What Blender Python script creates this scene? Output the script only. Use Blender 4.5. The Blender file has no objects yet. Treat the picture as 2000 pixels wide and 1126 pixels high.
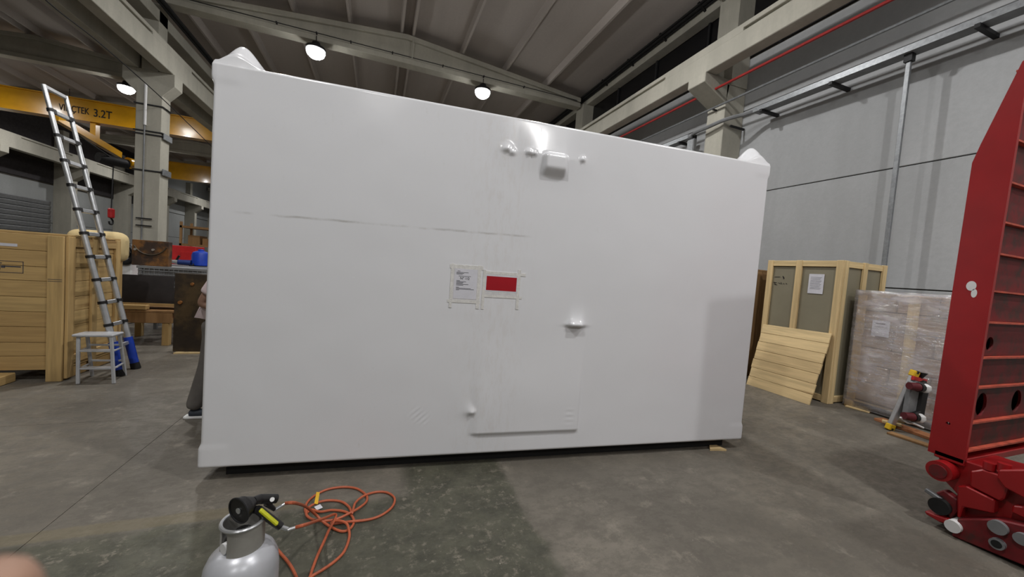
import bpy, bmesh, math, random
from mathutils import Vector, Matrix, noise as mnoise
random.seed(7)
scene = bpy.context.scene
COL = scene.collection
# ------------------------------------------------------------------ camera
FPX, CAMH = 727.0, 1.6
_up = Vector((0.076, 1, 35/727)).normalized()
_y = Vector((737-1000, -(508-563), -727.0)); _y = (_y - _up*_y.dot(_up)).normalized()
_x = _y.cross(_up)
R = Matrix((_x, _y, _up))                       # world = R @ camera
CAM = Vector((0, 0, CAMH))
cd = bpy.data.cameras.new('camera'); cam = bpy.data.objects.new('camera', cd); COL.objects.link(cam)
cam.matrix_world = Matrix.Translation(CAM) @ R.to_4x4()
cd.sensor_width = 36; cd.lens = 36*FPX/2000; cd.clip_start = 0.01; cd.clip_end = 300
cd.dof.use_dof = True; cd.dof.focus_distance = 3.5; cd.dof.aperture_fstop = 5
scene.camera = cam
scene.cycles.max_bounces = 7; scene.cycles.diffuse_bounces = 4; scene.cycles.glossy_bounces = 3; scene.cycles.adaptive_threshold = .04
scene.cycles.caustics_reflective = False; scene.cycles.caustics_refractive = False
# ------------------------------------------------------------------ world, exposure
w = bpy.data.worlds.new('world'); scene.world = w; w.use_nodes = True
w.node_tree.nodes['Background'].inputs[0].default_value = (0.02, 0.022, 0.03, 1)
w.node_tree.nodes['Background'].inputs[1].default_value = 1.0
scene.view_settings.view_transform = 'Standard'; scene.view_settings.look = 'None'
scene.view_settings.gamma = 1; scene.view_settings.use_curve_mapping = False
scene.view_settings.exposure = -1.62
LAMP_W = 440.0; ROOF_FILL_W = 360.0                                   # watts of one high bay lamp, then of its added roof fill
LAMPS = [(-2.2, 14), (3.3, 14), (-2.2, 7), (3.3, 7), (-2.2, 0), (3.3, 0), (-2.2, -7), (3.3, -7), (6.4, -2.4), (.6, 24.5),
         (-10.4, 21), (-15.9, 21), (-10.4, 7), (-10.4, 27.6), (-15.9, 27.4), (-15.9, 35.2), (-15.9, 50.5), (-10.4, 43), (-10.4, 51)]  # last three are unseen fills added to brighten the distant left wall

# ------------------------------------------------------------------ pixel helpers (2000 x 1126 frame)
def ray(x, y): return R @ Vector((x-1000, -(y-563), -FPX)).normalized()
def onz(x, y, z=0.0):
    d = ray(x, y); return CAM + d*((z-CAMH)/d.z)
def onX(x, y, X):
    d = ray(x, y); return CAM + d*(X/d.x)
def onY(x, y, Y):
    d = ray(x, y); return CAM + d*(Y/d.y)

# ------------------------------------------------------------------ materials
def srgb(r, g, b):
    f = lambda c: (c/255/12.92) if c/255 <= .04045 else ((c/255+.055)/1.055)**2.4
    return (f(r), f(g), f(b), 1)
class NT:
    def __init__(s, name):
        s.m = bpy.data.materials.new(name); s.m.use_nodes = True
        s.t = s.m.node_tree; s.n = s.t.nodes; s.l = s.t.links
        s.p = s.n['Principled BSDF']; s.tc = s.n.new('ShaderNodeTexCoord')
    def node(s, t, **k):
        o = s.n.new(t)
        for a, v in k.items(): setattr(o, a, v)
        return o
    def map(s, scale=(1, 1, 1), loc=(0, 0, 0), src='Object'):
        mp = s.node('ShaderNodeMapping'); mp.inputs['Scale'].default_value = scale; mp.inputs['Location'].default_value = loc
        s.l.new(s.tc.outputs[src], mp.inputs['Vector']); return mp.outputs[0]
    def noise(s, vec, scale=5, detail=4, rough=.6):
        o = s.node('ShaderNodeTexNoise'); o.inputs['Scale'].default_value = scale; o.inputs['Detail'].default_value = detail
        o.inputs['Roughness'].default_value = rough; s.l.new(vec, o.inputs['Vector']); return o.outputs['Fac']
    def ramp(s, fac, a, b, lo=0., hi=1.):
        o = s.node('ShaderNodeMapRange'); o.interpolation_type = 'SMOOTHSTEP'
        o.inputs['From Min'].default_value = a; o.inputs['From Max'].default_value = b
        o.inputs['To Min'].default_value = lo; o.inputs['To Max'].default_value = hi
        s.l.new(fac, o.inputs['Value']); return o.outputs['Result']
    def math(s, op, a, b=None):
        o = s.node('ShaderNodeMath', operation=op)
        for i, v in enumerate((a, b)):
            if v is None: continue
            if isinstance(v, (int, float)): o.inputs[i].default_value = v
            else: s.l.new(v, o.inputs[i])
        return o.outputs[0]
    def mix(s, fac, a, b, blend='MIX'):
        o = s.node('ShaderNodeMix', data_type='RGBA', blend_type=blend)
        for i, v in ((0, fac), (6, a), (7, b)):
            if isinstance(v, (int, float)): o.inputs[i].default_value = v
            elif isinstance(v, tuple): o.inputs[i].default_value = v
            else: s.l.new(v, o.inputs[i])
        return o.outputs[2]
    def color(s, c):
        s.l.new(c, s.p.inputs['Base Color'])
    def bump(s, h, strength=.3, dist=.01):
        o = s.node('ShaderNodeBump'); o.inputs['Strength'].default_value = strength; o.inputs['Distance'].default_value = dist
        s.l.new(h, o.inputs['Height']); s.l.new(o.outputs[0], s.p.inputs['Normal'])
    def rand(s):
        o = s.node('ShaderNodeObjectInfo'); return o.outputs['Random']
def shade(c, k): return (c[0]*k, c[1]*k, c[2]*k, 1)
def plain(name, c, rough=.6, metal=0., var=.12, scale=6, bump=0., rnd=0., coat=0., emit=0.):
    t = NT(name); v = t.map()
    col = t.mix(t.ramp(t.noise(v, scale, 5), .3, .7), shade(c, 1-var), shade(c, 1+var))
    if rnd: col = t.mix(t.math('MULTIPLY', t.rand(), rnd), col, shade(c, .45))
    t.color(col); t.p.inputs['Roughness'].default_value = rough; t.p.inputs['Metallic'].default_value = metal
    if coat: t.p.inputs['Coat Weight'].default_value = coat; t.p.inputs['Coat Roughness'].default_value = .12
    if bump: t.bump(t.noise(v, scale*5, 6), bump, .01)
    if emit:
        t.p.inputs['Emission Color'].default_value = (1, 1, .97, 1); t.p.inputs['Emission Strength'].default_value = emit
    return t.m
def concrete(name, c, streak=(1, 1, .25), var=.16, bump=.25, rnd=0.):
    t = NT(name); v = t.map(streak)
    a = t.ramp(t.noise(v, .9, 8, .65), .3, .7); b = t.ramp(t.noise(t.map(), 14, 6, .7), .3, .75)
    col = t.mix(a, shade(c, 1-var), shade(c, 1+var)); col = t.mix(t.math('MULTIPLY', b, .25), col, shade(c, .72))
    if rnd: col = t.mix(t.math('MULTIPLY', t.rand(), rnd), col, shade(c, .6))
    t.color(col); t.p.inputs['Roughness'].default_value = .85
    t.bump(t.noise(t.map(), 30, 8, .7), bump, .008); return t.m
def wood(name, c, axis='x', rnd=.45, dark=.62):
    t = NT(name); i = 'xyz'.index(axis); s = [9., 9., 9.]; s[i] = .55
    off = t.node('ShaderNodeVectorMath', operation='ADD'); t.l.new(t.map(tuple(s)), off.inputs[0])
    k = t.node('ShaderNodeCombineXYZ'); r = t.rand(); q = t.math('MULTIPLY', r, 37.0)
    for j in range(3): t.l.new(q, k.inputs[j])
    t.l.new(k.outputs[0], off.inputs[1]); v = off.outputs[0]
    g = t.ramp(t.noise(v, 2.2, 6, .65), .3, .72)
    col = t.mix(g, shade(c, 1.12), shade(c, .78))
    vo = t.node('ShaderNodeTexVoronoi'); vo.inputs['Scale'].default_value = .55; t.l.new(v, vo.inputs['Vector'])
    kn = t.ramp(vo.outputs['Distance'], .10, .2, 1, 0)
    col = t.mix(t.math('MULTIPLY', kn, .7), col, shade((c[0], c[1]*.75, c[2]*.5), .4))
    col = t.mix(t.math('MULTIPLY', r, rnd), col, shade((c[0]*1.1, c[1]*.9, c[2]*.75), dark))
    t.color(col); t.p.inputs['Roughness'].default_value = .75; t.bump(g, .25, .004); return t.m
M = {}
M['conc'] = concrete('concrete_frame', srgb(180, 177, 165))
M['conc_roof'] = concrete('concrete_roof', srgb(186, 178, 172), (1, .1, 1), .08, .1, .3)
M['panel'] = concrete('precast_panel', srgb(176, 178, 180), (1, .35, .12), .13, .3)
M['panel_left'] = concrete('precast_panel_left', srgb(165, 168, 168), (1, .35, .12), .1, .2)
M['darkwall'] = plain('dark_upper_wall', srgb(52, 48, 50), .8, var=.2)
M['glassdark'] = plain('night_window', srgb(18, 18, 22), .25, var=.1)
M['joint'] = plain('dark_joint_gap', srgb(70, 66, 60), .9)  # dark core colour seen in the joints between slabs and panels
M['steel'] = plain('galvanised_steel', srgb(140, 143, 146), .42, .5, .15, 20)
M['greymetal'] = plain('grey_painted_metal', srgb(128, 130, 132), .5, .2)
M['dark'] = plain('dark_steel', srgb(36, 36, 38), .55, .3, .2)
M['black'] = plain('black_plastic', srgb(22, 21, 22), .4, 0, .1)
M['rubber'] = plain('black_rubber', srgb(16, 16, 16), .8, 0, .1)
M['redpipe'] = plain('red_pipe_paint', srgb(158, 38, 36), .45)
M['yellow'] = plain('yellow_crane_paint', srgb(206, 150, 22), .28, 0, .1, 1.5, coat=.4)
M['alu'] = plain('aluminium', srgb(205, 207, 210), .3, .75, .08, 15)
M['palealu'] = plain('pale_aluminium', srgb(196, 198, 202), .35, .25, .06, 15)
M['white'] = plain('white_paint', srgb(225, 225, 225), .5, 0, .04)
M['paper'] = plain('paper', srgb(212, 212, 220), .7, 0, .04, 12)
M['ink'] = plain('printed_ink', srgb(70, 70, 78), .7, 0, .05)
M['inkblack'] = plain('black_ink', srgb(26, 24, 26), .7, 0, .05)
M['blue'] = plain('blue_plastic', srgb(24, 62, 170), .4)
M['bluedark'] = plain('navy_paint', srgb(22, 26, 64), .5)
M['redcab'] = plain('red_enamel', srgb(178, 34, 36), .4)
M['skin'] = plain('skin', srgb(146, 113, 94), .55, 0, .06, 40)
M['lens'] = plain('lamp_lens', srgb(255, 255, 250), .4, emit=110)
WC = srgb(196, 166, 112)
for a in 'xyz': M['wood'+a] = wood('pine_board_'+a, WC, a)
PC = srgb(222, 197, 148)
for a in 'xyz': M['pine'+a] = wood('fresh_pine_'+a, PC, a, .25)
M['brownwood'] = wood('brown_board', srgb(150, 116, 76), 'z', .5)

# ------------------------------------------------------------------ mesh helpers
class MB:
    def __init__(s): s.v = []; s.f = []
    def add(s, vs, fs):
        o = len(s.v); s.v += [tuple(p) for p in vs]; s.f += [tuple(i+o for i in f) for f in fs]; return s
    def box(s, x0, x1, y0, y1, z0, z1, T=None):
        vs = [Vector(p) for p in ((x0,y0,z0),(x1,y0,z0),(x1,y1,z0),(x0,y1,z0),(x0,y0,z1),(x1,y0,z1),(x1,y1,z1),(x0,y1,z1))]
        if T is not None: vs = [T @ p for p in vs]
        return s.add(vs, [(0,3,2,1),(4,5,6,7),(0,1,5,4),(1,2,6,5),(2,3,7,6),(3,0,4,7)])
    def bar(s, p, q, wid, th, up=(0, 0, 1)):                 # box from p to q
        p = Vector(p); q = Vector(q); d = (q-p); L = d.length; d.normalize(); u = Vector(up)
        sd = d.cross(u)
        if sd.length < 1e-5: sd = d.cross(Vector((0, 1, 0)))
        sd.normalize(); u = sd.cross(d)
        T = Matrix.Translation(p) @ Matrix((d, sd, u)).transposed().to_4x4()
        return s.box(0, L, -wid/2, wid/2, -th/2, th/2, T)
    def prism(s, pts, axis, a0, a1):
        def P(u, v, a): return {'x': (a, u, v), 'y': (u, a, v), 'z': (u, v, a)}[axis]
        n = len(pts); vs = [P(u, v, a0) for u, v in pts] + [P(u, v, a1) for u, v in pts]
        fs = [tuple(range(n)), tuple(range(2*n-1, n-1, -1))] + [(i, i+n, (i+1) % n+n, (i+1) % n) for i in range(n)]
        return s.add(vs, fs)
    def cyl(s, p, q, r0, r1=None, n=16, cap=True):
        p = Vector(p); q = Vector(q); r1 = r0 if r1 is None else r1; d = (q-p).normalized()
        a = d.orthogonal().normalized(); b = d.cross(a)
        vs = [p+(a*math.cos(t)+b*math.sin(t))*r0 for t in [2*math.pi*i/n for i in range(n)]]
        vs += [q+(a*math.cos(t)+b*math.sin(t))*r1 for t in [2*math.pi*i/n for i in range(n)]]
        fs = [(i, (i+1) % n, (i+1) % n+n, i+n) for i in range(n)]
        if cap: fs += [tuple(range(n-1, -1, -1)), tuple(range(n, 2*n))]
        return s.add(vs, fs)
    def tube(s, pts, r, n=8, closed=False):
        P = [Vector(p) for p in pts]; m = len(P); vs = []; prev = None
        for i in range(m):
            d = (P[(i+1) % m]-P[i-1]) if closed else (P[min(i+1, m-1)]-P[max(i-1, 0)])
            d.normalize()
            if prev is None: a = d.orthogonal().normalized()
            else:
                a = prev-d*prev.dot(d)
                a = a.normalized() if a.length > 1e-6 else d.orthogonal().normalized()
            prev = a; b = d.cross(a)
            vs += [P[i]+(a*math.cos(2*math.pi*k/n)+b*math.sin(2*math.pi*k/n))*r for k in range(n)]
        fs = []
        for i in range(m if closed else m-1):
            j = (i+1) % m
            fs += [(i*n+k, i*n+(k+1) % n, j*n+(k+1) % n, j*n+k) for k in range(n)]
        if not closed: fs += [tuple(range(n-1, -1, -1)), tuple(range((m-1)*n, m*n))]
        return s.add(vs, fs)
    def lathe(s, prof, c=(0, 0, 0), n=28):
        c = Vector(c); vs = []
        for r, z in prof: vs += [c+Vector((r*math.cos(2*math.pi*k/n), r*math.sin(2*math.pi*k/n), z)) for k in range(n)]
        fs = []
        for i in range(len(prof)-1):
            fs += [(i*n+k, i*n+(k+1) % n, (i+1)*n+(k+1) % n, (i+1)*n+k) for k in range(n)]
        fs += [tuple(range(n-1, -1, -1)), tuple(range((len(prof)-1)*n, len(prof)*n))]
        return s.add(vs, fs)
    def mesh(s, name):
        me = bpy.data.meshes.new(name); me.from_pydata(s.v, [], s.f); me.validate(); me.update()
        bm = bmesh.new(); bm.from_mesh(me); bmesh.ops.recalc_face_normals(bm, faces=bm.faces); bm.to_mesh(me); bm.free(); return me
    def build(s, name, mat, parent=None, smooth=False, bevel=0.):
        me = s.mesh(name); me.materials.append(M[mat] if isinstance(mat, str) else mat)
        return link(name, me, parent, smooth, bevel)
def link(name, data, parent=None, smooth=False, bevel=0.):
    o = bpy.data.objects.new(name, data); COL.objects.link(o)
    if parent: o.parent = parent
    if smooth:
        for p in data.polygons: p.use_smooth = True
        data.set_sharp_from_angle(angle=math.radians(40))
    if bevel:
        b = o.modifiers.new('bevel', 'BEVEL'); b.width = bevel; b.segments = 1; b.limit_method = 'ANGLE'; b.angle_limit = math.radians(50)
    return o
def tag(o, label=None, cat=None, group=None, kind=None):
    for k, v in (('label', label), ('category', cat), ('group', group), ('kind', kind)):
        if v: o[k] = v
    return o
def thing(name, loc, label, cat, rz=0., group=None):
    o = bpy.data.objects.new(name, None); COL.objects.link(o); o.location = loc; o.rotation_euler.z = rz
    o.empty_display_size = .1
    return tag(o, label, cat, group)
def struct(name, label, loc=(0, 0, 0)):
    o = bpy.data.objects.new(name, None); COL.objects.link(o); o.location = loc
    return tag(o, label, None, None, 'structure')
_cache = {}
def piece(name, dims, loc, mat, parent, bev=.004, rot=None):             # a board / panel: shared, slightly bevelled box mesh
    key = (name, tuple(round(d, 4) for d in dims), mat, bev)
    me = _cache.get(key)
    if me is None:
        bm = bmesh.new(); bmesh.ops.create_cube(bm, size=1)
        for v in bm.verts: v.co = Vector((v.co.x*dims[0], v.co.y*dims[1], v.co.z*dims[2]))
        if bev: bmesh.ops.bevel(bm, geom=list(bm.edges), offset=min(bev, min(dims)*.3), segments=1, affect='EDGES')
        me = bpy.data.meshes.new(name); bm.to_mesh(me); bm.free(); me.materials.append(M[mat]); _cache[key] = me
    o = bpy.data.objects.new(name, me); COL.objects.link(o); o.parent = parent; o.location = loc
    if rot: o.rotation_euler = rot
    return o
def ell(cx, cy, rx, ry, n=20): return [(cx+rx*math.cos(2*math.pi*i/n), cy+ry*math.sin(2*math.pi*i/n)) for i in range(n)]
def holed(outline, holes, axis, a0, a1):                                  # plate with real holes
    bm = bmesh.new(); P = {'x': lambda u, v: (a0, u, v), 'y': lambda u, v: (u, a0, v), 'z': lambda u, v: (u, v, a0)}[axis]
    es = []
    for lp in [outline]+holes:
        vs = [bm.verts.new(P(u, v)) for u, v in lp]
        es += [bm.edges.new((vs[i], vs[(i+1) % len(vs)])) for i in range(len(vs))]
    r = bmesh.ops.triangle_fill(bm, use_beauty=True, edges=es)
    fs = [f for f in r['geom'] if isinstance(f, bmesh.types.BMFace)]
    ex = bmesh.ops.extrude_face_region(bm, geom=fs)
    d = Vector({'x': (1, 0, 0), 'y': (0, 1, 0), 'z': (0, 0, 1)}[axis])*(a1-a0)
    bmesh.ops.translate(bm, verts=[v for v in ex['geom'] if isinstance(v, bmesh.types.BMVert)], vec=d)
    bmesh.ops.recalc_face_normals(bm, faces=bm.faces)
    me = bpy.data.meshes.new('plate'); bm.to_mesh(me); bm.free(); return me
def text(name, body, size, mat, loc, rot, parent=None, ext=.0006, align='LEFT', sx=1.):
    c = bpy.data.curves.new(name, 'FONT'); c.body = body; c.size = size; c.extrude = ext; c.align_x = align; c.materials.append(M[mat]); c.offset = size*.012
    o = bpy.data.objects.new(name, c); COL.objects.link(o); o.location = loc; o.rotation_euler = rot; o.scale.x = sx
    bpy.context.view_layer.update()
    me = bpy.data.meshes.new_from_object(o.evaluated_get(bpy.context.evaluated_depsgraph_get()))
    bpy.data.objects.remove(o); o = bpy.data.objects.new(name, me); COL.objects.link(o); o.location = loc; o.rotation_euler = rot; o.scale.x = sx
    if parent: o.parent = parent
    return o
def catmull(P, k=6, closed=False):
    P = [Vector(p) for p in P]; out = []; n = len(P)
    for i in range(n if closed else n-1):
        g = (lambda j: P[j % n]) if closed else (lambda j: P[max(0, min(n-1, j))])
        a, b, c, d = g(i-1), g(i), g(i+1), g(i+2)
        for s in range(k):
            t = s/k
            out.append(.5*((2*b)+(c-a)*t+(2*a-5*b+4*c-d)*t*t+(3*b-a-3*c+d)*t**3))
    if not closed: out.append(P[-1])
    return out

# =================================================================== SETTING
Y0, Y1 = -15.0, 84.0
XR, XL, XM = 8.0, -20.0, -6.42                   # right wall, left wall, middle column row
BEAMS = [-14, -7, 0, 7, 14, 21, 28, 35, 42, 49, 56, 63, 70, 77]
# ---- floor
def floor_material():
    t = NT('worn_concrete_floor'); v = t.map((1, 1, 1), src='Object')
    base = srgb(121, 115, 105)
    a = t.ramp(t.noise(t.map((1, .6, 1)), .75, 7, .62), .32, .68); b = t.ramp(t.noise(v, 9, 8, .7), .35, .7)
    sw = t.ramp(t.noise(t.map((1, 2.2, 1), (3, 1, 0)), 2.1, 8, .72), .35, .65)
    col = t.mix(a, shade(base, .62), shade(base, 1.16)); col = t.mix(t.math('MULTIPLY', sw, .45), col, shade(base, .6)); b = t.ramp(t.noise(t.map((1, 1.5, 1)), 7, 9, .78), .42, .6); col = t.mix(t.math('MULTIPLY', b, .5), col, shade(base, .52))
    col = t.mix(t.math('MULTIPLY', t.ramp(t.noise(t.map((1, 1, 1), (7, 2, 0)), 4.5, 9, .8), .54, .64), .4), col, shade(base, 1.6))
    # greenish painted bay in front of the container, worn through in flecks
    sp = t.node('ShaderNodeSeparateXYZ'); t.l.new(v, sp.inputs[0]); X, Y = sp.outputs[0], sp.outputs[1]
    wob = t.math('MULTIPLY', t.math('SUBTRACT', t.noise(v, 3.5, 5), .5), .22)
    mx = t.ramp(t.math('ADD', X, wob), .99, 1.06, 1, 0); my = t.ramp(t.math('ADD', Y, wob), 2.5, 2.6, 1, 0)
    mx2 = t.math('MULTIPLY', t.ramp(X, .2, .35), t.ramp(Y, 2.9, 3.0, 1, 0))
    zone = t.math('MULTIPLY', mx, t.math('MAXIMUM', my, mx2))
    fl = t.ramp(t.noise(v, 17, 8, .78), .52, .62); fl2 = t.ramp(t.noise(v, 2.2, 6, .7), .36, .62)
    worn = t.math('MULTIPLY', fl, fl2)
    green = t.mix(t.ramp(t.noise(v, 5, 6, .7), .3, .7), srgb(54, 55, 45), srgb(84, 84, 70))
    col = t.mix(t.math('MULTIPLY', zone, t.math('SUBTRACT', .85, t.math('MULTIPLY', worn, .8))), col, green)
    st = t.math('MULTIPLY', t.ramp(t.math('ABSOLUTE', t.math('SUBTRACT', t.math('ADD', Y, t.math('MULTIPLY', wob, .25)), 2.62)), .04, .06, 1, 0), t.ramp(X, -.5, -.3, 1, 0))
    col = t.mix(t.math('MULTIPLY', st, .22), col, srgb(128, 114, 66))
    col = t.mix(t.math('MULTIPLY', t.math('MULTIPLY', zone, worn), .32), col, srgb(150, 143, 126))
    spk = t.ramp(t.noise(v, 55, 2, .5), .72, .78)
    col = t.mix(t.math('MULTIPLY', spk, .45), col, srgb(196, 190, 176))
    t.color(col)
    t.l.new(t.ramp(b, 0, 1, .5, .72), t.p.inputs['Roughness'])
    t.bump(t.noise(v, 26, 8, .75), .3, .006); return t.m
M['floor'] = floor_material()
fl = struct('floor', 'worn grey concrete floor with slab joints and a dark green painted bay')
MB().box(XL-1, XR+1, Y0-1, Y1, -.3, -.012).build('subfloor', 'joint', fl)
xs = [XL-1, -13.0, -7.3, -1.63, XR+1]; ys = [Y0-1, -9.3, -3.6, 4.23, 9.9, 15.6, 27., 41., 60., Y1]
for i in range(len(xs)-1):
    for j in range(len(ys)-1):
        MB().box(xs[i]+.0018, xs[i+1]-.0018, ys[j]+.0018, ys[j+1]-.0018, -.1, 0).build('slab', 'floor', fl)
# ---- right wall: precast panels
wr = struct('wall_right', 'pale grey precast concrete panel wall behind the crates')
MB().box(XR+.03, XR+.3, Y0, Y1, 0, 9.6).build('wall_core', 'joint', wr)
zz = [0, 1.785, 3.785, 5.79, 7.0]; yb = [-14.75, -7.0, -.2, 7.0, 14.0, 21.0, 28.0, Y1]
for j in range(len(yb)-1):
    for i in range(4):
        L = yb[j+1]-yb[j]-.014; hh = zz[i+1]-zz[i]-.018
        piece('panel', (.1, L, hh), (XR+.05, (yb[j]+yb[j+1])/2, (zz[i]+zz[i+1])/2), 'panel', wr, .006)
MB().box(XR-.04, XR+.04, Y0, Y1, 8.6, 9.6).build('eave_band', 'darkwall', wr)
win = struct('window_1', 'dark clerestory strip of night windows under the right eave')
for y in range(-12, 34, 2):
    piece('pane', (.02, 1.9, 1.5), (XR-.01, y+1, 7.78), 'glassdark', win, .003)
    piece('mullion', (.07, .07, 1.54), (XR-.03, y, 7.78), 'dark', win, .005)
# ---- left wall, far side of the neighbouring bay
wl = struct('wall_left', 'distant pale panel wall of the neighbouring bay')
MB().box(XL-.3, XL-.03, Y0, Y1, 0, 9.6).build('wall_core', 'joint', wl)
ly = [33.5+5.85*k for k in range(-8, 9)]
for j in range(len(ly)-1):
    for z0, z1 in ((0, 2.4), (2.4, 4.85)):
        piece('panel', (.1, ly[j+1]-ly[j]-.02, z1-z0-.03), (XL-.05, (ly[j]+ly[j+1])/2, (z0+z1)/2), 'panel_left', wl, .006)
MB().box(XL-.05, XL+.02, Y0, 44.6, 4.95, 6.1).build('upper_band', 'darkwall', wl); MB().box(XL-.05, XL+.02, 44.6, Y1, 4.9, 6.6).build('upper_band', 'panel_left', wl)
MB().box(XL-.05, XL+.02, Y0, 44.6, 6.9, 9.6).build('eave_band', 'darkwall', wl); MB().box(XL-.05, XL+.02, 44.6, Y1, 6.9, 9.6).build('eave_band', 'panel_left', wl)
for n, yy in (('wall_back', Y0), ('wall_front', Y1)):
    o = MB().box(XL-.3, XR+.3, yy-.15, yy+.15, 0, 9.6).build(n, 'panel_left'); tag(o, 'plain end wall of the hall '+('behind the viewer' if yy < 0 else 'far beyond the white container'), None, None, 'structure')
# roller shutter in the left wall
dr = struct('door_1', 'grey roller shutter with horizontal slats in the distant wall', (XL, 30.5, 0))
for k in range(13):
    piece('slat', (.09, 4.9, .27), (.06, 0, .16+k*.29), 'greymetal', dr, .03, (0, math.radians(12), 0))
# ---- columns
def col_mesh(kind):
    m = MB()
    if kind == 'right':
        m.box(7.4, 8.0, -.25, .25, 0, 6.3); m.box(7.5, 8.0, -.28, .28, 6.3, 8.56)
        m.prism([(7.42, 5.86), (6.72, 6.2), (6.72, 6.41), (7.5, 6.41)], 'y', -.25, .25)
        m.box(7.05, 7.5, -.05, .25, 6.41, 6.8)
    elif kind == 'mid':
        m.box(-6.72, -6.12, -.0, .46, 0, 6.55); m.box(-6.62, -6.24, 0, .46, 6.55, 8.45)
        m.prism([(-6.14, 5.85), (-5.84, 6.2), (-5.84, 6.55), (-6.14, 6.55)], 'y', 0, .46)
        m.prism([(-6.70, 5.85), (-7.04, 6.2), (-7.04, 6.55), (-6.70, 6.55)], 'y', 0, .46)
    else:
        m.box(XL, XL+.9, -.25, .25, 0, 6.1); m.box(XL, XL+.45, -.25, .25, 6.1, 8.45)
        m.prism([(XL+.9, 5.3), (XL+1.5, 5.75), (XL+1.5, 6.1), (XL+.9, 6.1)], 'y', -.25, .25)
    me = m.mesh('column'); me.materials.append(M['conc']); return me
def place(name, me, locs, labels, group, bevel=.012):
    for i, l in enumerate(locs):
        o = link(name, me, None, False, bevel); o.location = l
        tag(o, labels[min(i, len(labels)-1)], None, group, 'structure')
place('column', col_mesh('right'), [(0, y, 0) for y in (7, 14, 21, 28, 0, -7, -14)],
      ['square concrete wall column with corbel standing above the white container\'s right end', 'concrete wall column showing just above the middle of the container top',
       'concrete wall column hidden further along the panel wall'], 'columns along the panel wall')
place('column', col_mesh('mid'), [(0, y, 0) for y in (14, 21, 28, 35, 42, 7, 0, -7, -14)],
      ['square concrete column with corbels behind the ladder, strapped with conduits', 'concrete column hidden further along the row between the two bays'], 'columns between the bays')
place('column', col_mesh('left'), [(0, y, 0) for y in [33.5+5.85*k for k in (0, 1, 2, 3, 4, 5, 6, -1, -2, -3)]],
      ['distant wall column seen between the ladder and the crate top', 'distant wall column seen just beside the strapped column', 'distant wall column hidden by the strapped column', 'distant wall column seen beside the container edge',
       'faint column further down the distant wall'], 'columns of the distant wall')
# ---- crane runway beams
def runway(x0, x1, z0, z1, name, label, side, ybs):
    r = struct(name, label)
    MB().box(x0, x1, Y0+.2, Y1-.2, z0, z1-.16).build('web', 'conc', r, bevel=.012)
    MB().box(x0, x1, Y0+.2, Y1-.2, z1-.1, z1).build('top_flange', 'conc', r, bevel=.01)
    a, b = (x0+.07, x1-.07)
    MB().box(a, b, Y0+.2, Y1-.2, z1-.17, z1-.09).build('neck', 'conc', r)
    for y in ybs: MB().box(x0, x1, y-1.1, y+1.1, z1-.17, z1-.09).build('end_block', 'conc', r)
    piece('crane_rail', (.06, Y1-Y0-1, .06), ((x0+x1)/2, (Y0+Y1)/2, z1+.03), 'dark', r)
runway(6.75, 7.05, 6.41, 7.0, 'beam_runway', 'long concrete crane runway beam above the red pipe', -1, BEAMS)
runway(-6.2, -5.88, 6.55, 7.25, 'beam_runway', 'long concrete crane runway beam running past the ladder top to the container edge', 1, BEAMS)
runway(-7.0, -6.68, 6.55, 7.25, 'beam_runway', 'crane runway beam under the end of the yellow crane', 1, BEAMS)
runway(XL+1.0, XL+1.4, 6.1, 6.9, 'beam_runway', 'distant crane runway beam on the far wall columns', 1, ly)
# eave beams with black cables
for x, x2, z1_, z2_, lab in ((7.66, 8.0, 8.56, 8.84, 'concrete eave beam under the roof edge above the dark windows'), (-6.6, -6.24, 7.95, 8.28, 'concrete valley beam over the strapped column')):
    o = MB().box(x, x2, Y0+.2, Y1-.2, z1_, z2_).build('beam', 'conc', bevel=.012); tag(o, lab, None, None, 'structure')
# ---- roof: gable beams, ribs and roof panels
def ridge(x, cx): return 9.40-.60*abs(x-cx)/6.84
def gable(cx, h):
    a, b = cx-h, cx+h; m = MB(); e = ridge(b, cx)
    m.prism([(a, 8.45), (b, 8.45), (b, e), (cx, 9.4), (a, e)], 'y', -.09, .09)
    m.box(a, b, -.2, .2, 8.43, 8.6)
    m.prism([(a, e-.16), (cx, 9.24), (b, e-.16), (b, e), (cx, 9.4), (a, e)], 'y', -.2, .2)
    me = m.mesh('beam'); me.materials.append(M['conc']); return me
CX, CXL = .56, -13.2
g = gable(CX, 6.86)
place('beam', g, [(0, y, 0) for y in (14, 21, 28, 35, 42, 49, 56, 7, 0, -7, -14)], ['concrete gable roof beam crossing above the container, carrying the two lamps', 'gable roof beam hidden further along the main bay'], 'gable beams of the main bay')
g2 = gable(CXL, 6.6)
place('beam', g2, [(0, y, 0) for y in (14, 21, 28, 35, 42, 49, 56, 63, 7, 0)], ['dark gable roof beam above the ladder in the neighbouring bay', 'gable roof beam over the yellow crane in the neighbouring bay', 'distant gable roof beam deep in the neighbouring bay'], 'gable beams of the neighbouring bay')
def roof(name, cx, half, ribs, label):
    c = struct(name, label); L = Y1-Y0; ym = (Y0+Y1)/2
    for x in ribs:
        z = ridge(x, cx); m = MB().prism([(-.035, .03), (.035, .03), (.07, .34), (-.07, .34)], 'y', Y0, Y1)
        o = m.build('rib', 'conc_roof', c); o.location = (x, 0, z)
    ed = [cx-half]+sorted(ribs)+[cx+half]
    for p, q in zip(ed[:-1], ed[1:]):
        xs_ = [p, q] if not p < cx < q else [p, cx, q]
        for a, b in zip(xs_[:-1], xs_[1:]):
            za, zb = ridge(a, cx)+.30, ridge(b, cx)+.30
            MB().prism([(a, za), (b, zb), (b, zb+.12), (a, za+.12)], 'y', Y0, Y1).build('roof_panel', 'conc_roof', c)
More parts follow.
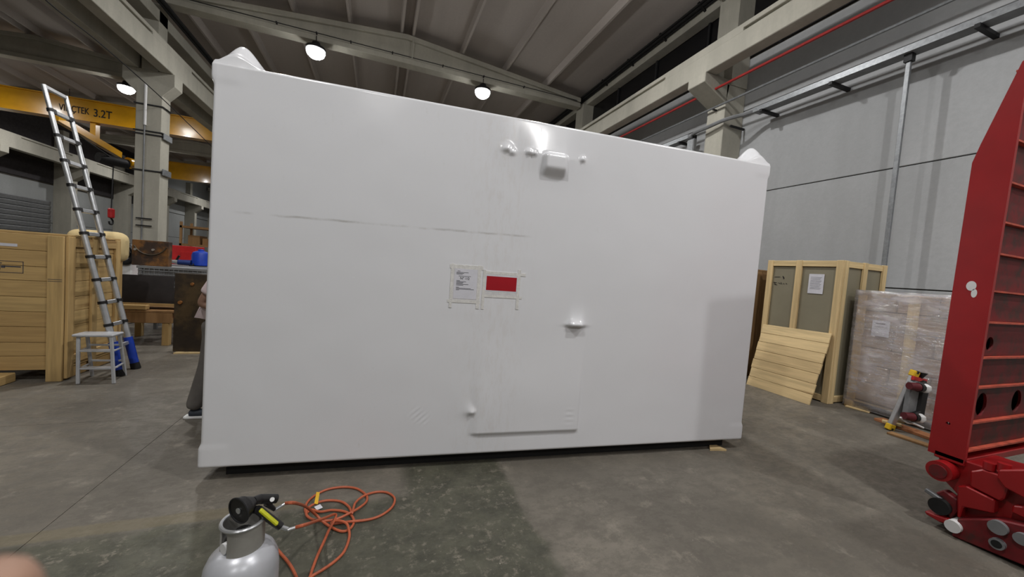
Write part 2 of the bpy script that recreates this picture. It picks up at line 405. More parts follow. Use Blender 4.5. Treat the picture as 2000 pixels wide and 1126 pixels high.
roof('ceiling', CX, 7.5, [-6.0, -4.46, -2.89, -1.28, .365, .754, 2.5, 4.19, 5.91], 'brown grey ribbed roof of long precast panels above the container')
roof('ceiling', CXL, 6.75, [CXL+d for d in (-5.35, -3.63, -1.94, -.2, .2, 1.84, 3.45, 5.02)], 'dark ribbed roof of the neighbouring bay above the yellow crane')
# =================================================================== LAMPS
def lamp(x, y, z, label, group):
    t = thing('high_bay_lamp', (x, y, z), label, 'lamp', 0, group)
    MB().lathe([(.05, .26), (.11, .24), (.15, .12), (.29, .07), (.30, .0), (.28, -.01)]).build('housing', 'dark', t, True)
    glow = 'glow' in label
    MB().lathe([(.27, .0), (.275, -.06), (.24, -.15), (.16, -.22), (.06, -.25), (.01, -.252)] if glow else [(.17, .0), (.19, -.02), (.12, -.03), (.02, -.035)]).build('lens', 'lens', t, True)
    MB().cyl((0, 0, .25), (0, 0, .45 if y in (13.76, 6.76, -.24, -7.24) else ridge(x, CX if x > -6 else CXL)+.3-z), .012).build('hanger', 'dark', t)
    ld = bpy.data.lights.new('lamp_light', 'AREA'); ld.shape = 'DISK'; ld.size = .22; ld.energy = LAMP_W*(.75 if x < -6 else 1); ld.color = (1, .985, .97)
    lo = bpy.data.objects.new('lamp_light', ld); COL.objects.link(lo); lo.parent = t; lo.location = (0, 0, -.42 if 'glow' in label else -.25)
    if glow: return
    pd_ = bpy.data.lights.new('roof_fill_light', 'POINT'); pd_.shadow_soft_size = .08; pd_.energy = ROOF_FILL_W*(.3 if x < -6 else 1); pd_.color = (1, .985, .97)  # point light added below the unseen lamps to brighten the roof
    po_ = bpy.data.objects.new('roof_fill_light', pd_); COL.objects.link(po_); po_.parent = t; po_.location = (0, 0, -.16)
lab = {0: 'glowing round lamp above the container\'s left half', 1: 'glowing round lamp above the middle of the container', 10: 'glowing lamp beside the strapped column in the neighbouring bay'}
for i, (x, y) in enumerate(LAMPS):
    yy = y-.02 if y in (14, 7, 0, -7) else y
    lamp(x, yy-.22 if y in (14, 7, 0, -7) else yy, 8.1, lab.get(i, 'high bay lamp outside the picture'), 'high bay lamps')
# =================================================================== SERVICES ON THE WALLS
def tube_thing(name, pts, r, mat, label, cat, n=8):
    o = MB().tube(pts, r, n).build(name, mat, None, True); return tag(o, label, cat)
tube_thing('sprinkler_pipe', [(7.06, y, 6.10) for y in (-10, 0, 3, 7, 12, 30)], .028, 'redpipe', 'thin red sprinkler pipe running along the panel wall', 'pipe')
p = thing('steel_pipe', (7.3, 0, 5.81), 'thin galvanised pipe between the red pipe and the cable tray', 'pipe')
MB().tube([(0, y, 0) for y in (-10, 0, 4, 8, 30)], .026).build('pipe', 'steel', p, True)
for y in (6.98, 13.98): MB().box(-.02, .1, y-.02, y+.02, -.05, -.026).build('bracket', 'dark', p)
tr = thing('cable_tray', (7.6, 0, 5.42), 'long grey cable tray bracketed off the panel wall', 'cable tray')
def tray_run(y0, y1, x=0.):
    MB().box(x-.11, x-.1, y0, y1, 0, .1).build('side_rail', 'steel', tr); MB().box(x+.1, x+.11, y0, y1, 0, .1).build('side_rail', 'steel', tr)
    MB().box(x-.1, x+.1, y0, y1, 0, .008).build('tray_floor', 'greymetal', tr)
tray_run(-8, 6.1); tray_run(7.9, 24)
MB().tube(catmull([(.0, 5.8, .06), (-.05, 6.2, .05), (-.28, 6.6, .0), (-.36, 7.0, -.05), (-.36, 7.4, -.06), (-.1, 7.8, .0), (0, 8.2, .04)]), .045).build('cable_loop', 'greymetal', tr, True)
for y in (1.2, 2.85, 4.6, 5.9, 8.2, 10, 12): MB().box(-.14, .4, y-.03, y+.03, -.06, -.0).build('bracket', 'dark', tr, bevel=.004)
MB().box(-.06, .38, 6.66, 6.7, -.1, -.06).build('bracket', 'dark', tr)
c = thing('cable_duct', (7.6, 3.59, 0), 'vertical galvanised cable duct hanging in front of the panel wall', 'duct')
MB().box(-.025, .025, -.028, .028, .3, 5.3).build('duct', 'steel', c, bevel=.004)
MB().box(-.05, .05, -.05, .05, 5.3, 5.42).build('duct_head', 'dark', c)
for z in (.6, 1.2): MB().box(.03, .395, -.02, .02, z, z+.04).build('bracket', 'dark', c)
jb = thing('junction_box', (7.3, 7.55, 5.05), 'small grey junction box hanging beside the wall column', 'box')
MB().box(-.05, .05, -.11, .11, -.19, .19).build('body', 'greymetal', jb, bevel=.01); MB().box(-.056, -.05, -.09, .09, -.17, .17).build('cover', 'steel', jb)
MB().box(-.02, .12, -.02, .02, .19, .32).build('bracket', 'dark', jb)
k = thing('black_cables', (7.53, 0, 8.80), 'black cable bundle strung along the right eave beam', 'cables')
for i, (dx, dz, r) in enumerate(((0, 0, .045), (.08, -.03, .035), (-.085, .02, .03))): MB().tube([(dx, y, dz) for y in (-12, 0, 8, 14, 30)], r).build('cable', 'rubber', k, True)
for y in (5, 7.9, 9.3, 10.8, 12.3): MB().bar((-.13, y, .05), (.14, y, -.1), .06, .03).build('clamp', 'black', k)
k = thing('black_cables', (-6.0, 0, 8.33), 'black cable bundle along the valley beam left of the container top', 'cables')
for i, (dx, dz, r) in enumerate(((0, 0, .055), (-.08, -.04, .04))): MB().tube([(dx, y, dz) for y in (-12, 0, 8, 14, 30)], r).build('cable', 'rubber', k, True)
k = thing('conduit', (0, 13.72, 8.62), 'thin conduit clipped along the gable beam between the lamps', 'conduit')
MB().tube([(-5.6, 0, 0), (7.2, 0, 0)], .014).build('conduit_pipe', 'dark', k)
MB().tube([(.74, .0, .66), (.74, 0, -.02)], .018).build('drop_pipe', 'conc', k)
for x in (-3.3, -2.2, -1.2, .1, 1.8, 3.3, 4.9): MB().box(x-.02, x+.02, -.02, .08, -.02, .03).build('clip', 'dark', k)
# wires and straps at the middle column
wp = [onX(*q, -5.95) for q in ((40, -45), (110, 18), (180, 72), (250, 132), (325, 200), (420, 292))]
tube_thing('overhead_wire', catmull(wp, 4), .012, 'dark', 'thin sagging wire crossing in front of the strapped column', 'wire', 6)
s = thing('conduit_straps', (-6.42, 14.2, 0), 'vertical white conduit and dark straps wrapped round the concrete column', 'conduit')
za = onY(290, 165, 13.95).z; zb = onY(290, 245, 13.95).z
MB().cyl((-.06, -.25, zb), (-.06, -.25, za), .035).build('conduit', 'white', s, True)
MB().cyl((-.07, -.24, .2), (-.07, -.24, zb), .018).build('thin_conduit', 'greymetal', s, True)
for yy in (205, 263, 334):
    z = onY(290, yy, 13.95).z
    for dz in ((0, .09) if yy == 263 else (0,)):
        m = MB(); m.box(-.33, .33, -.24, -.21, z+dz, z+dz+.035); m.box(.305, .335, -.22, .27, z+dz, z+dz+.035); m.build('strap', 'dark', s)
    if yy != 205: MB().box(.335, .38, -.2, .24, z-.06, z+.12).build('clamp_plate', 'steel', s, bevel=.01)
for yy in (428, 442):
    z = onY(290, yy, 13.95).z; MB().box(-.2, .16, -.27, -.24, z, z+.03).build('hook_bar', 'dark', s)

# =================================================================== YELLOW CRANES
def girder(loc, x0, x1, h, label, mat='yellow'):
    t = thing('bridge_crane', loc, label, 'crane')
    MB().box(x0, x1, -.2, .2, .06, h).build('girder', mat, t, bevel=.01)
    MB().box(x0, x1, -.27, .27, 0, .06).build('bottom_flange', mat, t); MB().box(x0, x1, -.27, .27, h, h+.05).build('top_flange', mat, t)
    return t
yc = girder((0, 24, 7.08), -18.8, -7.1, .95, 'yellow overhead travelling crane with black 3.2T lettering behind the ladder')
for x in (-18.8, -6.95): MB().box(x-.15, x+.15, -1.5, 1.5, .25, .6).build('end_carriage', 'yellow', yc, bevel=.01)
pa = onY(114, 232, 23.78); pb = onY(174, 243, 23.78); pc = onY(181, 243, 23.78); pd = onY(217, 250, 23.78)
T1 = text('lettering', 'VINÇTEK', .42, 'inkblack', (pa.x, -.21, .32), (math.pi/2, 0, 0), yc)
T2 = text('lettering', '3.2T', .5, 'inkblack', (pc.x, -.21, .28), (math.pi/2, 0, 0), yc)
for T, wd in ((T1, pb.x-pa.x), (T2, pd.x-pc.x)):
    bpy.context.view_layer.update(); T.scale.x = wd/max(.01, T.dimensions.x)
yc2 = girder((0, 40, 7.15), -18.6, -7.1, 1.35, 'second yellow bridge crane further back, below the first')
for x in (-18.6, -6.95): MB().box(x-.15, x+.15, -1.5, 1.5, .18, .6).build('end_carriage', 'yellow', yc2)
# cross beam with hoist and hook slung under the crane
OC = Vector((0, 24, 7.08)); q0, q1 = onX(108, 228, -13.0)-OC, onX(233, 302, -13.0)-OC
MB().bar(q0, q1, .22, .3).build('hoist_beam', 'yellow', yc)
fr = (0-q0.y)/(q1.y-q0.y); qm = q0.lerp(q1, fr)
MB().box(qm.x-.1, qm.x+.1, -.15, .15, qm.z, .02).build('hanger', 'yellow', yc)
h0 = onX(222, 312, -13.0)-OC; h1 = onX(217, 420, -13.0)-OC
ho = MB().cyl(h0+Vector((-.35, -.5, -.05)), h0+Vector((.3, .5, -.05)), .24, None, 18).build('hoist', 'dark', yc, True)
MB().cyl(h0+Vector((.32, .5, .05)), h0+Vector((.5, .9, .1)), .26, .2, 16).build('hoist_motor', 'yellow', ho, True)
MB().cyl(h0, h1+Vector((0, 0, .3)), .025).build('rope', 'dark', ho)
hb = MB().box(h1.x-.09, h1.x+.09, h1.y-.16, h1.y+.16, h1.z-.15, h1.z+.35).build('hook_block', 'redcab', yc, bevel=.05)
MB().tube(catmull([h1+Vector(v) for v in ((0, 0, -.15), (0, .14, -.28), (0, .1, -.45), (0, -.1, -.45), (0, -.14, -.32))]), .04).build('hook', 'dark', hb, True)
for k in range(2):
    a = onX(150+k*6, 262-k*8, -13.0); b = onX(250, 330-k*16, -13.0)
    MB().tube([a-OC, b-OC], .03).build('festoon_cable', 'dark', yc)

# =================================================================== WHITE WRAPPED CONTAINER
CL, CD, CZ0, CZ1 = 4.559, 2.45, .10, 2.80
RZ = math.radians(-5.109)
def film_material():
    t = NT('white_shrink_film'); v = t.map()
    c = srgb(226, 227, 231)
    d1 = t.ramp(t.noise(t.map((1.2, 1, .8)), 1.3, 7, .7), .45, .8); d2 = t.ramp(t.noise(t.map((3, 1, 1.2)), 9, 7, .75), .56, .72)
    col = t.mix(t.math('MULTIPLY', t.math('MULTIPLY', d2, d1), .42), c, srgb(176, 174, 164))
    sp = t.node('ShaderNodeSeparateXYZ'); t.l.new(v, sp.inputs[0]); X, Z = sp.outputs[0], sp.outputs[2]
    # dirt rubbed along the hidden horizontal rail and the film's weld
    wob = t.math('MULTIPLY', t.math('SUBTRACT', t.noise(v, 6, 3), .5), .02)
    zl = t.math('ADD', t.math('ADD', Z, wob), t.math('MULTIPLY', X, -.016))
    ln = t.ramp(t.math('ABSOLUTE', t.math('SUBTRACT', zl, 1.845)), .002, .012, 1, 0)
    ln = t.math('MULTIPLY', ln, t.math('MULTIPLY', t.ramp(X, .1, .3), t.ramp(X, 2.1, 2.25, 1, 0)))
    ln = t.math('MULTIPLY', ln, t.ramp(t.noise(v, 5, 5), .35, .65))
    col = t.mix(t.math('MULTIPLY', ln, .42), col, srgb(120, 114, 98))
    band = t.math('MULTIPLY', t.ramp(t.math('ABSOLUTE', t.math('SUBTRACT', t.math('ADD', X, t.math('MULTIPLY', wob, 5)), 1.95)), .0, .42, 1, 0), t.ramp(t.noise(t.map((5, 1, 1.5)), 5, 6, .7), .45, .65))
    col = t.mix(t.math('MULTIPLY', band, .16), col, srgb(196, 186, 176))
    t.color(col); t.l.new(t.ramp(d2, 0, 1, .17, .32), t.p.inputs['Roughness'])
    t.p.inputs['Specular IOR Level'].default_value = .5
    t.bump(t.noise(t.map((1, 1, .6)), 3.0, 3, .5), .06, .02); return t.m
M['film'] = film_material()
sm = lambda a, b, x: (lambda t: t*t*(3-2*t))(max(0., min(1., (x-a)/(b-a))))
def disp(x, z):
    d = 0.
    # bolts and a lamp box near the top: the film runs from the roof edge over them and back in below
    RX = ((1.80, 0), (1.97, .026), (2.08, .028), (2.18, .045), (2.28, .07), (2.46, .068), (2.61, .024), (2.80, 0))
    rr = 0.
    if 1.80 < x < 2.80:
        for (xa, ha), (xb, hb_) in zip(RX[:-1], RX[1:]):
            if xa <= x <= xb: rr = ha+(hb_-ha)*(lambda t: t*t*(3-2*t))((x-xa)/(xb-xa)); break
    if z > 2.54: g_ = max(0., 1-(z-2.54)/.245)**1.0
    else: g_ = math.exp(-((2.54-z)/.13)**1.3)
    rr = max(rr*.3, .0205*math.exp(-abs((x-2.30)/.26)**2.6))
    d = max(d, rr*g_)
    bx = max(2.295-x, x-2.445, 0); bz = max((2.455-z)*.5, z-2.535, 0); d = max(d, .056*(1-sm(0, .05, math.hypot(bx, bz))))
    for cx, cz, r, hh in ((1.969, 2.54, .12, .034), (2.01, 2.52, .10, .03), (2.15, 2.54, .12, .042), (2.19, 2.535, .10, .044), (2.61, 2.55, .08, .032), (1.837, .452, .11, .035)):
        q = math.hypot(x-cx, (z-cz)*(1.0 if z > cz else 1.9)); d = max(d, hh*math.exp(-q/(r*.32)))
    # small ledge
    q = max(2.625-x, x-2.72, 0); fz = math.exp(-(z-1.18)/.05) if z > 1.18 else max(0, 1-(1.18-z)/.016)
    d = max(d, .06*fz*math.exp(-q/.025))
    # raised door panel low down
    pn = sm(1.80, 1.90, x)*(1-sm(2.762, 2.775, x))*sm(.258, .272, z)*(1-sm(.45, 1.1, z)); d = max(d, .016*pn)
    # wrinkles
    a, b = x-1.437, z-.427; s, t_ = (a-b)*.7071, (a+b)*.7071
    e = math.exp(-(s/.085)**4-(t_/.045)**2); d += .0035*e*math.sin(s*2*math.pi/.034)
    a, b = x-2.68, z-.40; d += .002*math.exp(-(a/.03)**2-(b/.08)**4)*math.sin(b*2*math.pi/.045)
    calm = 1-(sm(1.45, 1.56, x)*(1-sm(2.2, 2.3, x))*sm(1.2, 1.28, z)*(1-sm(1.64, 1.72, z)))
    d += calm*(.004*mnoise.noise(Vector((x*1.1, z*1.3, 3.1)))+.0015*mnoise.noise(Vector((x*4, z*4, 9))))
    return d
def container():
    root = thing('shrink_wrapped_container', (-1.057, 2.997, 0), 'huge box container shrink-wrapped in glossy white film standing mid-floor', 'container', RZ)
    r = .022; L, D, z0, z1 = CL, CD, CZ0, CZ1; step = .0125
    def axis(a, b, st):
        n = max(2, int(round((b-a)/st))); base = [a+(b-a)*i/n for i in range(n+1)]
        ex = [a+r*k/4 for k in range(1, 5)]+[b-r*k/4 for k in range(1, 5)]
        return sorted(set(round(q, 5) for q in base+ex))
    xs_, zs_, ys_ = axis(0, L, step), axis(z0, z1, step), axis(0, D, .05)
    ytop = sorted(set(axis(0, D, .1)+[.02*i for i in range(26)]+[round(D-.02*i, 5) for i in range(26)]))
    xc = axis(0, L, .05)
    vs, fs, idx = [], [], {}
    def bumps(x, y):
        hgt = 0.
        for cx in (.115, L-.115):
            for cy in (.13, D-.13):
                q = math.hypot((x-cx)/(.105 if abs(x-cx) > 0 and (x < cx) == (cx < 1) else .14), (y-cy)/.14)
                hgt = max(hgt, .185*math.exp(-q*q*1.25)-.012)
        return max(0, hgt)
    def V(x, y, z):
        k = (round(x, 5), round(y, 5), round(z, 5))
        if k in idx: return idx[k]
        cx = min(max(x, r), L-r); cy = min(max(y, r), D-r); cz = min(max(z, z0+r), z1-r)
        dv = Vector((x-cx, y-cy, z-cz)); m = max(abs(dv.x), abs(dv.y), abs(dv.z))
        P = Vector((cx, cy, cz))+(dv.normalized()*r if m > 1e-7 else dv)
        if y <= r*.999: P.y -= disp(x, z)*sm(0, .05, min(x, L-x, z1-z+.02))*(1 if y < 1e-6 else 0)
        if z >= z1-1e-6: P.z += bumps(x, y)
        # proud corner castings
        ez = max(1-sm(.13, .18, z-z0), 1-sm(.09, .15, z1-z)); ex = max(1-sm(.12, .2, x), 1-sm(.12, .2, L-x)); ey = max(1-sm(.16, .19, y), 1-sm(.16, .19, D-y))
        P.x += .014*ez*ey*(-1 if x < r else (1 if x > L-r else 0)); P.y += .003*ez*ex*(-1 if y < r else (1 if y > D-r else 0))
        idx[k] = len(vs); vs.append(P); return idx[k]
    def grid(A, B, f):
        for i in range(len(A)-1):
            for j in range(len(B)-1): fs.append((f(A[i], B[j]), f(A[i+1], B[j]), f(A[i+1], B[j+1]), f(A[i], B[j+1])))
    grid(xs_, zs_, lambda a, b: V(a, 0, b))
    grid(xs_, ytop, lambda a, b: V(a, b, z1))
    yl = axis(0, D, .1)
    grid(ytop, zs_, lambda a, b: V(0, a, b)); grid(ytop, zs_, lambda a, b: V(L, a, b))
    grid(xs_, zs_[::1], lambda a, b: V(a, D, b)); grid(xs_, ytop, lambda a, b: V(a, b, z0))
    me = bpy.data.meshes.new('film_cover'); me.from_pydata(vs, [], fs)
    bm = bmesh.new(); bm.from_mesh(me); bmesh.ops.recalc_face_normals(bm, faces=bm.faces); bm.to_mesh(me); bm.free()
    for p_ in me.polygons: p_.use_smooth = True
    me.materials.append(M['film']); o = bpy.data.objects.new('film_cover', me); COL.objects.link(o); o.parent = root
    for y in (.1, CD-.3): MB().box(.12, L-.12, y, y+.2, 0, CZ0+.01).build('skid_rail', 'rubber', root)
    for x in (.12, 1.4, 2.9, L-.3): MB().box(x, x+.18, .3, CD-.3, 0, CZ0).build('skid_bearer', 'rubber', root)
    # document pouches
    def pouch(x0, x1, za, zb): 
        o = MB().box(x0, x1, -.0022, .001, za, zb).build('document_pouch', 'pouch', root, bevel=.003); return o
    M['pouch'] = plain('clear_document_pouch', srgb(214, 213, 214), .22, 0, .06, 30, .2)
    M['tape'] = plain('clear_tape', srgb(222, 221, 218), .2, 0, .08, 40, .3)
    p1 = pouch(1.612, 1.822, 1.335, 1.598); p2 = pouch(1.866, 2.148, 1.385, 1.572); tag(p1, 'clear pouch with a printed packing sheet'); tag(p2, 'clear pouch with a red card')
    MB().box(1.628, 1.806, -.0032, -.002, 1.352, 1.585).build('sheet', 'paper', p1)
    MB().box(1.881, 2.128, -.0034, -.002, 1.432, 1.544).build('red_card', plain('red_card', srgb(166, 20, 34), .35, 0, .05), p2)
    MB().box(1.872, 2.142, -.003, -.002, 1.424, 1.552).build('card_border', 'paper', p2)
    m = MB()
    for zc, xa, xb in ((1.566, 1.65, 1.672), (1.556, 1.642, 1.735), (1.549, 1.642, 1.70), (1.542, 1.642, 1.69), (1.528, 1.66, 1.755), (1.492, 1.645, 1.672), (1.485, 1.645, 1.72), (1.478, 1.645, 1.70), (1.471, 1.645, 1.695), (1.464, 1.645, 1.74), (1.457, 1.645, 1.70), (1.441, 1.645, 1.668), (1.434, 1.645, 1.76), (1.427, 1.645, 1.785), (1.42, 1.645, 1.67)):
        m.box(xa, xb, -.0038, -.003, zc-.0016, zc+.0016)
    m.build('printed_lines', 'ink', p1)
    text('lettering', 'N° 1/2', .027, 'inkblack', (1.672, -.0034, 1.502), (math.pi/2, 0, 0), p1, .0003)
    for (xa, xb, za, zb) in ((1.59, 1.85, 1.585, 1.615), (1.585, 1.84, 1.32, 1.342), (1.6, 1.622, 1.28, 1.62), (1.81, 1.835, 1.28, 1.62)): MB().box(xa, xb, -.0026 if xb-xa > .1 else -.0033, .001, za, zb).build('tape', 'tape', p1)
    for (xa, xb, za, zb) in ((1.85, 2.2, 1.56, 1.582), (1.85, 2.18, 1.375, 1.395), (2.135, 2.158, 1.29, 1.61), (1.852, 1.874, 1.28, 1.59)): MB().box(xa, xb, -.0026 if xb-xa > .1 else -.0034, .001, za, zb).build('tape', 'tape', p2)
container()
# torn wood chip under the container corner
ck = onz(1398, 876); o = MB().prism([(-.10, -.02), (-.02, -.035), (.07, -.06), (.05, .04), (-.03, .05)], 'z', 0, .018).build('wood_chip', 'pinex'); o.location = (ck.x, ck.y, 0)
tag(o, 'torn pale wood chip on the floor beneath the container\'s right corner', 'wood scrap')
# =================================================================== LEFT SIDE
def stamp(parent, x, y, z):
    pass
# plank crate
X0, XC, YC = -5.0, -3.205, 5.52
cr = thing('plank_crate', (XC, YC, 0), 'tall pine plank crate with a stamped label, left edge of the picture', 'crate')
hs = [.155, .15, .17, .165, .16, .175, .155, .17, .175]; z = .125; n = 0
for h in hs:
    cut = random.uniform(-1.2, -.5)
    piece('plank', (1.77, .022, h-.004), (-.12-1.77/2+.03*0, 0, z+h/2), 'woodx', cr, .003); z += h
topz = z
piece('corner_board', (.13, .03, topz), (-.068, -.022, topz/2), 'woodz', cr, .004)
piece('corner_board', (.13, .03, topz), (-1.86, -.022, topz/2), 'woodz', cr, .004)
z = .125
for h in hs: piece('plank', (.022, .86, h-.004), (-.02, .46, z+h/2), 'woody', cr, .003); z += h
for y, wd in ((.05, .1), (.42, .09), (.84, .09)): piece('batten', (.03, wd, topz-.02), (.006, y, topz/2+.01), 'woodz', cr, .004)
for zz_ in (.22, topz-.06): piece('batten', (.028, .86, .1), (.004, .46, zz_), 'woody', cr, .004)
piece('lid_board', (1.9, .9, .025), (-.94, .45, topz+.012), 'woodx', cr, .004)
piece('skid', (.12, .86, .12), (-.08, .45, .06), 'woody', cr, .005); piece('skid', (.12, .86, .12), (-1.8, .45, .06), 'woody', cr, .005)
piece('back_wall', (1.85, .02, 1.45), (-.95, .9, .85), 'woodx', cr, .003)
piece('paper_strip', (.135, .002, .03), (-.445, -.013, topz-.13), 'paper', cr, 0)
m = MB(); f0, f1, z0_, z1_ = -.93+.03, -.52+.02, 1.175, 1.30
f0, f1 = -.555, -.33; 
for a, b, c_, d in ((f0, f1, z1_-.005, z1_), (f0, f1, z0_, z0_+.005), (f0, f0+.005, z0_, z1_), (f1-.005, f1, z0_, z1_)): m.box(a, b, -.0135, -.011, c_, d)
m.box(f0+.01, f0+.05, -.0135, -.011, z0_+.03, z1_-.04); m.box(f0+.055, f0+.085, -.0135, -.011, z0_+.05, z1_-.05)
m.box(f0+.08, f1-.02, -.0135, -.011, z0_+.062, z0_+.074); m.box(f0+.008, f0+.06, -.0135, -.011, z1_-.03, z1_-.022)
m.build('stamp_mark', 'ink', cr)
m = MB(); m.box(-.125, -.01, -.0385, -.0365, 1.125, 1.13); m.box(-.125, -.01, -.0385, -.0365, 1.105, 1.11); m.build('pencil_lines', 'ink', cr)
# small wood block at the picture's edge
o = piece('timber_offcut', (.35, .2, .10), (0, 0, 0), 'woody', None, .008); p_ = onz(-8, 757); o.location = (p_.x-.17, p_.y+.12, .05); tag(o, 'timber offcut on the floor before the plank crate', 'timber')
# cream foam roll behind the crate
fm = thing('cream_bolster', (-3.52, 6.7, 0), 'cream rounded bolster showing above the plank crate beside the ladder', 'bolster')
M['cream'] = plain('cream_foam', srgb(214, 192, 142), .8, 0, .08, 3)
m = MB(); m.box(-.34, .25, -.14, .14, 1.30, 1.715); b_ = m.build('cushion', 'cream', fm, True); bv = b_.modifiers.new('round', 'BEVEL'); bv.width = .11; bv.segments = 4
for x in (-.28, .1): MB().box(x, x+.06, -.1, .1, 0, 1.32).build('support_post', 'woodz', fm)
# telescopic ladder
F1, F2 = Vector((-2.785, 5.675, 0)), Vector((-2.80, 5.985, 0)); TP1, TP2 = Vector((-3.504, 5.675, 3.225)), Vector((-3.507, 5.985, 3.225))
ld_ = thing('telescopic_ladder', (-2.79, 5.83, 0), 'tall aluminium telescopic ladder with blue feet leaning on the plank crate', 'ladder'); O = Vector((-2.79, 5.83, 0))
NR = 11
for A, B in ((F1, TP1), (F2, TP2)):
    for i in range(NR):
        a = A.lerp(B, .105+.895*i/NR)-O; b = A.lerp(B, .105+.895*(i+1)/NR)-O
        MB().cyl(a, b, .034-.0013*i, None, 12).build('rail_section', 'alu', ld_, True)
        if i: MB().cyl(a-(b-a).normalized()*.012, a+(b-a).normalized()*.02, .042-.0013*i, None, 12).build('collar', 'black', ld_, True)
    MB().cyl(A.lerp(B, .022)-O, A.lerp(B, .125)-O, .044, None, 12).build('blue_sleeve', 'blue', ld_, True)
    MB().cyl(A-O, A.lerp(B, .024)-O, .05, .046, 12).build('rubber_foot', 'rubber', ld_, True)
for i in range(NR+1):
    t = .105+.895*i/NR; t = min(t, .995)
    a, b = F1.lerp(TP1, t)-O, F2.lerp(TP2, t)-O
    MB().bar(a, b, .045, .03, (1, 0, .2)).build('rung', 'alu', ld_, bevel=.006)
    if 0 < i < NR:
        for p_, q_ in ((a, b), (b, a)): MB().bar(p_, p_.lerp(q_, .2), .05, .036, (1, 0, .2)).build('rung_end', 'black', ld_)
# step stool
so = Vector((-2.90, 5.50, 0)); st = thing('step_stool', so, 'small white aluminium step stool in front of the leaning ladder', 'stool')
TZ = .52; tops = [(-.175, -.02), (.115, -.04), (.125, .11), (-.165, .12)]; ft = [(-.105, -.13), (.205, -.145), (.15, .17), (-.155, .18)]
tops = [(-.165, -.03), (.125, -.05), (.12, .10), (-.17, .11)]
for (a, b), (c_, d) in zip(tops, ft): MB().bar((c_, d, 0), (a, b, TZ), .03, .022, (0, 1, 0))  .build('leg', 'palealu', st, bevel=.004)
MB().box(-.20, .15, -.075, .13, TZ-.01, TZ+.018).build('top_step', 'palealu', st, bevel=.008)
for zf in (.16, .35):
    k_ = zf/TZ; L4 = [Vector((f[0], f[1], 0)).lerp(Vector((t_[0], t_[1], TZ)), k_) for t_, f in zip(tops, ft)]
    a, b = L4[0], L4[1]; MB().bar(a+Vector((0, .04, 0)), b+Vector((0, .04, 0)), .09, .018).build('step_tread', 'palealu', st, bevel=.005)
    MB().bar(L4[3]+Vector((0, 0, .03)), L4[2]+Vector((0, 0, .03)), .02, .02).build('brace', 'palealu', st)
    for p_, q_ in ((0, 3), (1, 2)): MB().bar(L4[p_], L4[q_], .016, .014).build('side_brace', 'palealu', st)
# workbench with curved sheet, rusty plates
def rust_material(name, a, b, sc=3., blend=(.42, .62)):
    t = NT(name); v = t.map(); n1 = t.ramp(t.noise(v, sc, 6, .6), *blend)
    col = t.mix(n1, a, b); col = t.mix(t.math('MULTIPLY', t.ramp(t.noise(v, 14, 6), .5, .7), .4), col, shade(a, .5))
    t.color(col); t.p.inputs['Roughness'].default_value = .6; t.p.inputs['Metallic'].default_value = .25; return t.m
M['rust'] = rust_material('rusty_steel', srgb(66, 52, 44), srgb(134, 92, 48), 4.)
M['rustdark'] = rust_material('dark_rusted_steel', srgb(56, 48, 40), srgb(92, 76, 52), 2.2)
pl = thing('rusted_plate', (-2.24, 6.85, 0), 'dark rusted steel plate standing upright beside the person', 'steel plate')
MB().box(-.54, .5, -.05, .05, .02, 1.19, Matrix.Rotation(math.radians(-4), 4, 'Z')).build('plate', 'rustdark', pl, bevel=.004)
MB().box(-.5, .45, -.09, .1, 0, .02).build('foot_strip', 'pinex', pl)
rc = plain('orange_rust', srgb(136, 88, 40), .7); 
for x, z_, r_ in ((-.32, 1.04, .022), (-.46, .76, .025)):
    MB().cyl((x, -.02, z_), (x, -.055-.04*0+(-.0), z_), r_, None, 12).build('bolt_boss', rc, pl)
wb = thing('workbench', (-3.34, 7.75, 0), 'low timber workbench behind the ladder foot', 'workbench')
for x in (-.42, .26):
    for y in (-.38, .35): piece('leg', (.09, .09, .5), (x, y, .25), 'woodz', wb, .005)
for y in (-.42, .37): piece('rail', (.82, .04, .16), (-.06, y, .44), 'brownwood', wb, .005)
for i in range(5): piece('top_board', (.95, .16, .035), (-.06, -.36+i*.18, .54), 'brownwood', wb, .004)
for x, w_ in ((-.25, .55), ): piece('block', (w_, .1, .07), (x, -.40, .60), 'woodx', wb, .006)
cs = thing('curved_sheet', (-3.36, 7.5, .655), 'dark curved steel sheet lying on the timber workbench', 'steel sheet')
prof = [(-.34, .0), (-.33, .15), (-.30, .30), (-.24, .42)]
m = MB(); n = 10; vs = []; fs = []
for i in range(n+1):
    t_ = i/n; zc = .42*t_; yc_ = .0+.22*t_**1.4
    for x in (-.52+.0*t_, .42-.17*(1-(1-t_)**2)): vs.append((x, yc_-.06, zc))
    for x in (-.52, .42-.17*(1-(1-t_)**2)): vs.append((x, yc_-.04, zc+.0))
for i in range(n):
    a = i*4; b = a+4; fs += [(a, a+1, b+1, b), (a+2, b+2, b+3, a+3), (a, b, b+2, a+2), (a+1, a+3, b+3, b+1)]
fs += [(0, 2, 3, 1), (n*4, n*4+1, n*4+3, n*4+2)]
m.add(vs, fs).build('sheet', plain('black_sheet_steel', srgb(34, 29, 28), .5, .4, .2), cs, True)
MB().box(-.5, .4, -.08, .2, -.04, .0).build('bearer', 'woodx', cs)
